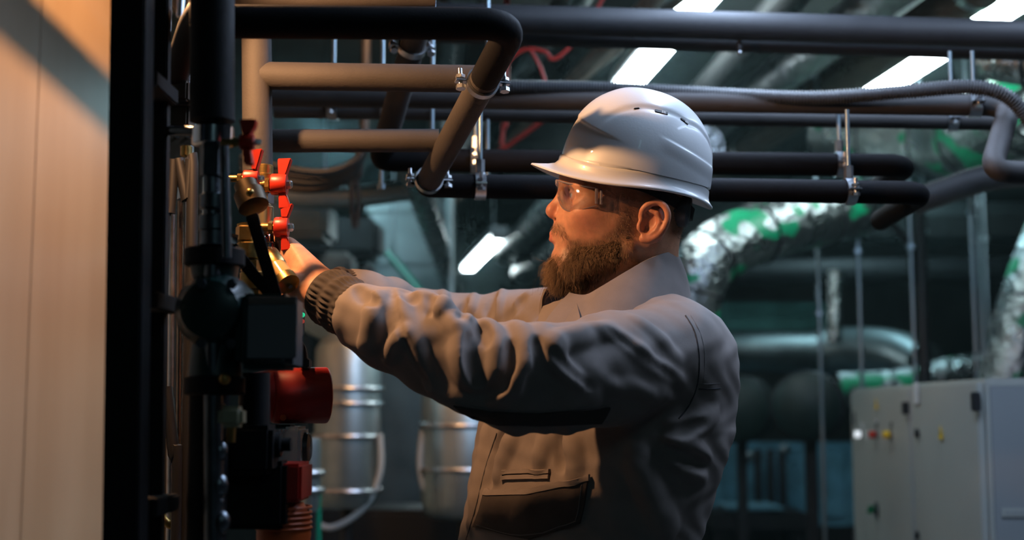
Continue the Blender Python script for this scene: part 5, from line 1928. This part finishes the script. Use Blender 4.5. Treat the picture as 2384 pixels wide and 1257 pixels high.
def fold(pts, r, lift, k, op='add', y1=None):
    """ridge (add) or crease (sub) laid on the cloth along photo pixels; lift = how far its axis stands off the cloth"""
    ps = []
    for (px, py) in curve2(pts):
        h = jv.hit(px, py, None, y1)
        if h is not None:
            n_ = jv.normal(np.array([h]))[0]
            ps.append(np.array(h) + n_ * lift)
    n = len(ps)
    if n < 2:
        return
    jumps = [i for i in range(n - 1) if np.linalg.norm(ps[i + 1] - ps[i]) > 0.05]
    rr = [r * (0.35 + 0.65 * math.sin(math.pi * (i + 0.5) / n) ** 0.6) for i in range(n)]
    for i in range(n - 1):
        if i not in jumps:
            jv.cone(ps[i], ps[i + 1], rr[i], rr[i + 1], k, op)


def curve2(pts, n=5):
    q = curve_pts([Vector((x, y, 0)) for x, y in pts], n)
    return [(p.x, p.y) for p in q]


RIDGES = [
    # forearm
    ([(934, 690), (940, 740), (972, 822), (1012, 893)], 0.010, -0.004, 0.012),
    ([(880, 680), (868, 730), (860, 780), (850, 810)], 0.010, -0.003, 0.014),
    ([(905, 840), (930, 800), (938, 770)], 0.009, -0.002, 0.012),
    ([(1085, 745), (1075, 800), (1082, 860), (1100, 892)], 0.013, -0.004, 0.012),
    ([(1130, 745), (1150, 770), (1160, 820), (1150, 880)], 0.010, -0.003, 0.012),
    ([(1195, 748), (1226, 790), (1222, 850), (1190, 905), (1142, 934)], 0.014, -0.004, 0.010),
    ([(1260, 765), (1275, 810), (1300, 850), (1345, 890)], 0.011, -0.003, 0.014),
    ([(1411, 762), (1350, 780), (1292, 800)], 0.014, -0.005, 0.014),
    ([(1383, 750), (1450, 790), (1530, 850), (1590, 890)], 0.009, -0.007, 0.012),
    ([(1470, 735), (1530, 780), (1580, 840)], 0.009, -0.007, 0.012),
    ([(960, 690), (1000, 705), (1040, 730), (1060, 760)], 0.010, -0.003, 0.014),
    ([(1000, 900), (1060, 930), (1140, 955)], 0.010, -0.004, 0.014),
    ([(1420, 900), (1480, 905), (1560, 930)], 0.009, -0.007, 0.012),
    # far sleeve
    ([(1030, 676), (1032, 700), (1022, 725)], 0.008, -0.002, 0.008),
    ([(1110, 675), (1098, 705), (1092, 740)], 0.008, -0.002, 0.008),
    ([(1170, 675), (1160, 705), (1160, 740)], 0.008, -0.002, 0.008),
    ([(1235, 678), (1205, 705), (1198, 740)], 0.007, -0.002, 0.008),
    # back
    ([(1660, 960), (1620, 990), (1560, 1005)], 0.010, -0.004, 0.014),
    ([(1645, 1060), (1600, 1040), (1560, 1015)], 0.010, -0.004, 0.014),
    ([(1632, 1110), (1600, 1090), (1565, 1060)], 0.009, -0.004, 0.014),
    ([(1560, 1240), (1530, 1180), (1500, 1110), (1480, 1050)], 0.012, -0.006, 0.018),
    # chest
    ([(1205, 998), (1180, 1050), (1160, 1110)], 0.012, -0.006, 0.016),
    ([(1270, 998), (1262, 1050), (1255, 1085)], 0.010, -0.006, 0.016),
    ([(1322, 1000), (1335, 1050), (1340, 1105)], 0.011, -0.006, 0.016),
    ([(1128, 1000), (1122, 1080), (1112, 1150), (1095, 1240)], 0.012, -0.005, 0.014),
]
for pts, r, lift, k in RIDGES:
    fold(pts, r, lift, k)
CREASES = [
    ([(914, 668), (918, 726), (950, 815), (996, 900)], 0.0050, 0.0005, 0.004),
    ([(1097, 780), (1096, 830), (1104, 872), (1115, 890)], 0.0065, 0.001, 0.008),
    ([(1190, 800), (1190, 850), (1165, 900), (1130, 920)], 0.0065, 0.0015, 0.008),
    ([(1245, 790), (1250, 850), (1225, 910)], 0.006, 0.001, 0.008),
    ([(1283, 815), (1325, 855), (1377, 904)], 0.0055, 0.0025, 0.007),
    ([(1120, 760), (1135, 800)], 0.006, 0.001, 0.008),
    ([(830, 668), (850, 690), (870, 700)], 0.006, 0.001, 0.008),
    ([(1420, 770), (1500, 830), (1570, 880)], 0.005, 0.004, 0.008),
    ([(1175, 1000), (1152, 1060), (1136, 1140)], 0.007, 0.002, 0.012),
    ([(1300, 1000), (1305, 1060), (1308, 1090)], 0.006, 0.002, 0.012),
    ([(1640, 985), (1590, 1000), (1540, 1000)], 0.006, 0.002, 0.012),
    ([(1640, 1085), (1600, 1068), (1560, 1040)], 0.006, 0.002, 0.012),
    # far sleeve
    ([(1000, 690), (1004, 730)], 0.006, 0.001, 0.008),
    ([(1085, 700), (1070, 740)], 0.006, 0.001, 0.008),
    ([(1150, 688), (1135, 740)], 0.007, 0.002, 0.010),
    ([(1215, 690), (1180, 740)], 0.007, 0.002, 0.010),
    ([(940, 672), (965, 700)], 0.006, 0.001, 0.010),
]
for pts, r, lift, k in CREASES:
    fold(pts, r, lift, k, 'sub')
# gentle unevenness of the cloth
sl, X, Y_, Z = jv.win(jv.lo, jv.lo + jv.h * jv.n, 0)
wob = (np.sin(X * 95 + np.sin(Z * 60) * 2.0 + Y_ * 40) * np.sin(Z * 80 + X * 45) * 0.0013 + np.sin(X * 40 - Z * 52 + Y_ * 31) * 0.0013)
jv.D += wob.astype(np.float32)
Vj, Fj = jv.mesh()
jacket = np_mesh('jacket', Vj, Fj, JK, person)


def cloth_patch(name, quad_rows, off, thick, m, parent, nu=28, nv=10, y1=None):
    """sewn-on patch: rows of pixel polylines (top to bottom) laid on the cloth, with real thickness"""
    grid = []
    for j in range(nv + 1):
        t = j / nv * (len(quad_rows) - 1)
        i0 = min(int(t), len(quad_rows) - 2)
        f = t - i0
        row = []
        for i in range(nu + 1):
            s = i / nu
            def at(r):
                q = s * (len(r) - 1)
                k = min(int(q), len(r) - 2)
                g = q - k
                return (r[k][0] * (1 - g) + r[k + 1][0] * g, r[k][1] * (1 - g) + r[k + 1][1] * g)
            p, q = at(quad_rows[i0]), at(quad_rows[i0 + 1])
            row.append((p[0] * (1 - f) + q[0] * f, p[1] * (1 - f) + q[1] * f))
        grid.append(row)
    pts = np.full((nv + 1, nu + 1, 3), np.nan)
    for j in range(nv + 1):
        for i in range(nu + 1):
            h = jv.hit(*grid[j][i], None, y1)
            if h is not None:
                pts[j, i] = h
    if np.isnan(pts).any():
        ok = ~np.isnan(pts[..., 0])
        my = pts[ok][:, 1].mean() if ok.any() else 1.9
        for j in range(nv + 1):
            for i in range(nu + 1):
                if not ok[j, i]:
                    pts[j, i] = np.array(P(*grid[j][i], my))
    flat = pts.reshape(-1, 3)
    n_ = jv.normal(flat)
    n_ = n_.reshape(nv + 1, nu + 1, 3)
    for _ in range(2):
        n_[1:-1] = (n_[:-2] + n_[1:-1] + n_[2:]) / 3
    n_ /= np.linalg.norm(n_, axis=2, keepdims=True) + 1e-9
    top, bot = pts + n_ * (off + thick), pts + n_ * (off - 0.002)
    W = nu + 1
    K = (nv + 1) * W
    vs = [Vector(p) for p in top.reshape(-1, 3)] + [Vector(p) for p in bot.reshape(-1, 3)]
    fs = []
    for j in range(nv):
        for i in range(nu):
            q = [j * W + i, j * W + i + 1, (j + 1) * W + i + 1, (j + 1) * W + i]
            fs.append(q)
            fs.append([K + x for x in q[::-1]])
    border = [i for i in range(nu)] + [j * W + nu for j in range(nv)] + [nv * W + i for i in range(nu, 0, -1)] + [j * W for j in range(nv, 0, -1)]
    for x, y in zip(border, border[1:] + border[:1]):
        fs.append([x, y, K + y, K + x])
    return MB().add(vs, fs).build(name, m, parent, 0, True, 50)


def seam(pts, m, parent, r=0.0009, name='seam', off=0.0002, y1=None):
    ps = []
    for px, py in curve2(pts, 7):
        h = jv.hit(px, py, None, y1)
        if h is not None:
            ps.append(h + Vector(jv.normal(np.array([h]))[0]) * off)
    run = [ps[0]] if ps else []
    best = []
    for a, b in zip(ps[:-1], ps[1:]):
        if (b - a).length > 0.04:
            best.append(run)
            run = []
        run.append(b)
    best.append(run)
    run = max(best, key=len)
    if len(run) > 2:
        return MB().tube(run, r, 6).build(name, m, parent)


# chest pocket: dark flap, pale strip above it, welted slit
fl = cloth_patch('pocket_flap', [[(1131, 1155), (1232, 1153), (1372, 1119)], [(1122, 1190), (1234, 1205), (1364, 1172)], [(1105, 1228), (1236, 1256), (1353, 1218)]], 0.004, 0.0025, JKD, jacket, 26, 12)
cloth_patch('flap_hem', [[(1133, 1143), (1232, 1141), (1377, 1104)], [(1131, 1156), (1232, 1154), (1376, 1119)]], 0.005, 0.003, JK, jacket, 26, 3)
cloth_patch('welt_pocket', [[(1169, 1094), (1282, 1092)], [(1168, 1104), (1281, 1102)]], 0.0015, 0.003, JK, jacket, 14, 3)
cloth_patch('welt_pocket', [[(1168, 1107), (1281, 1105)], [(1168, 1117), (1280, 1115)]], 0.0015, 0.003, JK, jacket, 14, 3)
cloth_patch('welt_slit', [[(1170, 1102), (1281, 1100)], [(1170, 1108), (1281, 1106)]], 0.0005, 0.001, JKD, jacket, 14, 2)
cloth_patch('elbow_patch', [[(1056, 944), (1150, 958), (1250, 962), (1420, 948)], [(1075, 958), (1150, 975), (1250, 978), (1412, 966)], [(1100, 972), (1160, 988), (1260, 990), (1400, 984)]], 0.0008, 0.0015, JKD, jacket, 30, 8)
THREAD = mat('grey_thread', (0.17, 0.155, 0.15), 0.8)
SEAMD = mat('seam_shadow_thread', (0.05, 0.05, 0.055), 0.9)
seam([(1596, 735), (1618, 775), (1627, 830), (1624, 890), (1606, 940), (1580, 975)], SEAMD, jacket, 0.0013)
seam([(1608, 735), (1631, 778), (1640, 830), (1636, 895)], THREAD, jacket, 0.0007, 'stitch_line')
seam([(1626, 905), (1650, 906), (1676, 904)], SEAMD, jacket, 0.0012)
seam([(1628, 893), (1650, 894), (1676, 892)], THREAD, jacket, 0.0007, 'stitch_line')
seam([(1118, 1225), (1236, 1247), (1346, 1212)], THREAD, fl, 0.0007, 'stitch_line', 0.007)
seam([(1360, 1128), (1352, 1180), (1345, 1210)], THREAD, fl, 0.0007, 'stitch_line', 0.007)
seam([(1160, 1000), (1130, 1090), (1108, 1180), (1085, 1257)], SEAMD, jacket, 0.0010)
seam([(1060, 938), (1150, 952), (1250, 956), (1415, 942)], THREAD, jacket, 0.0007, 'stitch_line')


# elastic cuffs with puckered rows
def cuff(pa, pb, ra, rb, seed):
    pa, pb = Vector(pa), Vector(pb)
    d = (pb - pa)
    L = d.length
    R = rot_to(d)
    rg = random.Random(seed)
    NA, NL = 150, 24
    ph = [rg.uniform(0, 6.28) for _ in range(4)]
    vs, fs = [], []
    for i in range(NL + 1):
        t = i / NL
        row = abs(math.sin(math.pi * 3 * t))
        for j in range(NA):
            a = 2 * math.pi * j / NA
            p = 30 * a + 1.6 * math.sin(5 * a + ph[int(min(2.99, t * 3))]) + ph[int(min(2.99, t * 3))] * 2
            r = ra + (rb - ra) * t + 0.0042 * min(1.0, t * 3.0) * row * (0.5 + 0.5 * math.sin(p)) - 0.0012
            vs.append(pa + R @ Vector((r * math.cos(a), r * math.sin(a), L * t)))
    for i in range(NL):
        for j in range(NA):
            j2 = (j + 1) % NA
            fs.append([i * NA + j, i * NA + j2, (i + 1) * NA + j2, (i + 1) * NA + j])
    n0 = len(vs)
    for j in range(NA):
        a = 2 * math.pi * j / NA
        vs.append(pa + R @ Vector(((rb - 0.006) * math.cos(a), (rb - 0.006) * math.sin(a), L * 0.9)))
    for j in range(NA):
        j2 = (j + 1) % NA
        fs.append([NL * NA + j, NL * NA + j2, n0 + j2, n0 + j])
    return MB().add(vs, fs).build('elastic_cuff', JKD, jacket, 0, True, 70)


cuff(P(842, 735, 1.805), P(760, 686, 1.85), 0.0415, 0.0405, 1)
cuff(P(826, 687, 2.13), P(772, 668, 2.10), 0.036, 0.0345, 2)

# stand-up collar
def strip(name, top, bot, thick, m, parent, n=6):
    tp, bt = curve_pts([P(*q) for q in top], n), curve_pts([P(*q) for q in bot], n)
    K = len(tp)
    cen = sum(tp, Vector()) / K
    vs, fs = [], []
    rowsn = 6
    for j in range(rowsn + 1):
        t = j / rowsn
        for side in (0, 1):
            for i in range(K):
                p = tp[i].lerp(bt[i], t)
                o = Vector((p.x - cen.x, p.y - cen.y, 0))
                o = o.normalized() if o.length > 1e-6 else Vector((0, -1, 0))
                bulge = 0.004 * math.sin(math.pi * t)
                vs.append(p + o * (bulge + (thick if side == 0 else 0)))
    def idx(j, s, i):
        return (j * 2 + s) * K + i
    for j in range(rowsn):
        for i in range(K - 1):
            fs.append([idx(j, 0, i), idx(j, 0, i + 1), idx(j + 1, 0, i + 1), idx(j + 1, 0, i)])
            fs.append([idx(j, 1, i), idx(j + 1, 1, i), idx(j + 1, 1, i + 1), idx(j, 1, i + 1)])
        fs.append([idx(j, 0, 0), idx(j + 1, 0, 0), idx(j + 1, 1, 0), idx(j, 1, 0)])
        fs.append([idx(j, 0, K - 1), idx(j, 1, K - 1), idx(j + 1, 1, K - 1), idx(j + 1, 0, K - 1)])
    for i in range(K - 1):
        fs.append([idx(0, 0, i), idx(0, 1, i), idx(0, 1, i + 1), idx(0, 0, i + 1)])
        fs.append([idx(rowsn, 0, i), idx(rowsn, 0, i + 1), idx(rowsn, 1, i + 1), idx(rowsn, 1, i)])
    return MB().add(vs, fs).build(name, m, parent, 0, True, 50)


col_o = strip('collar', [(1272, 672, 2.06), (1330, 655, 2.11), (1430, 628, 2.13), (1530, 590, 2.11), (1566, 580, 2.04), (1556, 585, 1.975), (1510, 602, 1.935), (1459, 631, 1.915), (1400, 668, 1.91), (1366, 686, 1.92), (1330, 682, 1.94)],
              [(1262, 745, 2.06), (1330, 740, 2.12), (1440, 725, 2.15), (1550, 700, 2.13), (1600, 690, 2.05), (1590, 695, 1.955), (1540, 715, 1.905), (1480, 740, 1.875), (1410, 770, 1.86), (1350, 785, 1.865), (1264, 765, 1.90)], 0.0045, JK, jacket)
strip('collar_lining', [(1276, 674, 2.05), (1330, 660, 2.10), (1430, 633, 2.12), (1530, 595, 2.10), (1560, 586, 2.04)], [(1268, 720, 2.05), (1330, 720, 2.11), (1440, 715, 2.13), (1550, 690, 2.11), (1590, 680, 2.05)], 0.003, JKD, col_o)
# front placket under the chin
strip('placket', [(1330, 684, 1.938), (1300, 700, 1.95), (1268, 712, 1.98)], [(1352, 760, 1.862), (1305, 768, 1.885), (1262, 772, 1.92)], 0.004, JK, jacket)
MB().lathe(P(1328, 686, 1.942), (-0.3, -0.9, 0.1), [(-0.002, 0.0038), (0.0015, 0.0038), (0.0022, 0.002)], 14).build('snap_button', RUBBER, jacket)

# ------------------------------------------------------------------ trousers and boots (below the frame)
tv = Vol((-0.28, 1.72, 0.06), (0.40, 2.34, 1.02), 0.009)
hip = np.array([P(1318, 1420, 2.03).x, 2.03])
hz = P(1318, 1420, 2.03).z
tv.ell((hip[0], hip[1], 0.93), (0.155, 0.19, 0.13), 0.03)
for s in (1, -1):
    hx = hip + AXL * 0.10 * s
    foot = hip + AXL * 0.13 * s + AXF * 0.03 * s
    tv.chain([((hx[0], hx[1], 0.86), 0.105), (((hx[0] + foot[0]) / 2, (hx[1] + foot[1]) / 2, 0.48), 0.082), ((foot[0], foot[1], 0.10), 0.072)], 0.03)
    bz = Vol((foot[0] - 0.22, foot[1] - 0.22, 0.0 - 0.012), (foot[0] + 0.22, foot[1] + 0.22, 0.2), 0.007)
    tip = foot + AXF * 0.15
    bz.cone((foot[0], foot[1], 0.16), (foot[0], foot[1], 0.05), 0.055, 0.05, 0.02)
    bz.cone((foot[0], foot[1], 0.048), (tip[0], tip[1], 0.042), 0.048, 0.042, 0.02)
    Vt, Ft = bz.mesh()
    Vt[:, 2] = np.maximum(Vt[:, 2], 0.0)
    np_mesh('boot', Vt, Ft, BLACK, person)
Vt, Ft = tv.mesh()
np_mesh('trousers', Vt, Ft, JKD, person)

# ================================================================== HAZE
hm = bpy.data.materials.new('room_haze')
hm.use_nodes = True
nt = hm.node_tree
nt.nodes.remove(nt.nodes['Principled BSDF'])
vs_ = nt.nodes.new('ShaderNodeVolumeScatter')
vs_.inputs['Color'].default_value = (0.62, 0.95, 1.0, 1)
vs_.inputs['Density'].default_value = 0.0115
vs_.inputs['Anisotropy'].default_value = 0.8
nt.links.new(vs_.outputs[0], nt.nodes['Material Output'].inputs['Volume'])
hz_ = box_obj('haze', (-1.16, 2.45, 0.02), (5.75, 11.7, 2.94), hm)
tag(hz_, 'thin bluish haze hanging in the plant room', 'haze', kind='stuff')
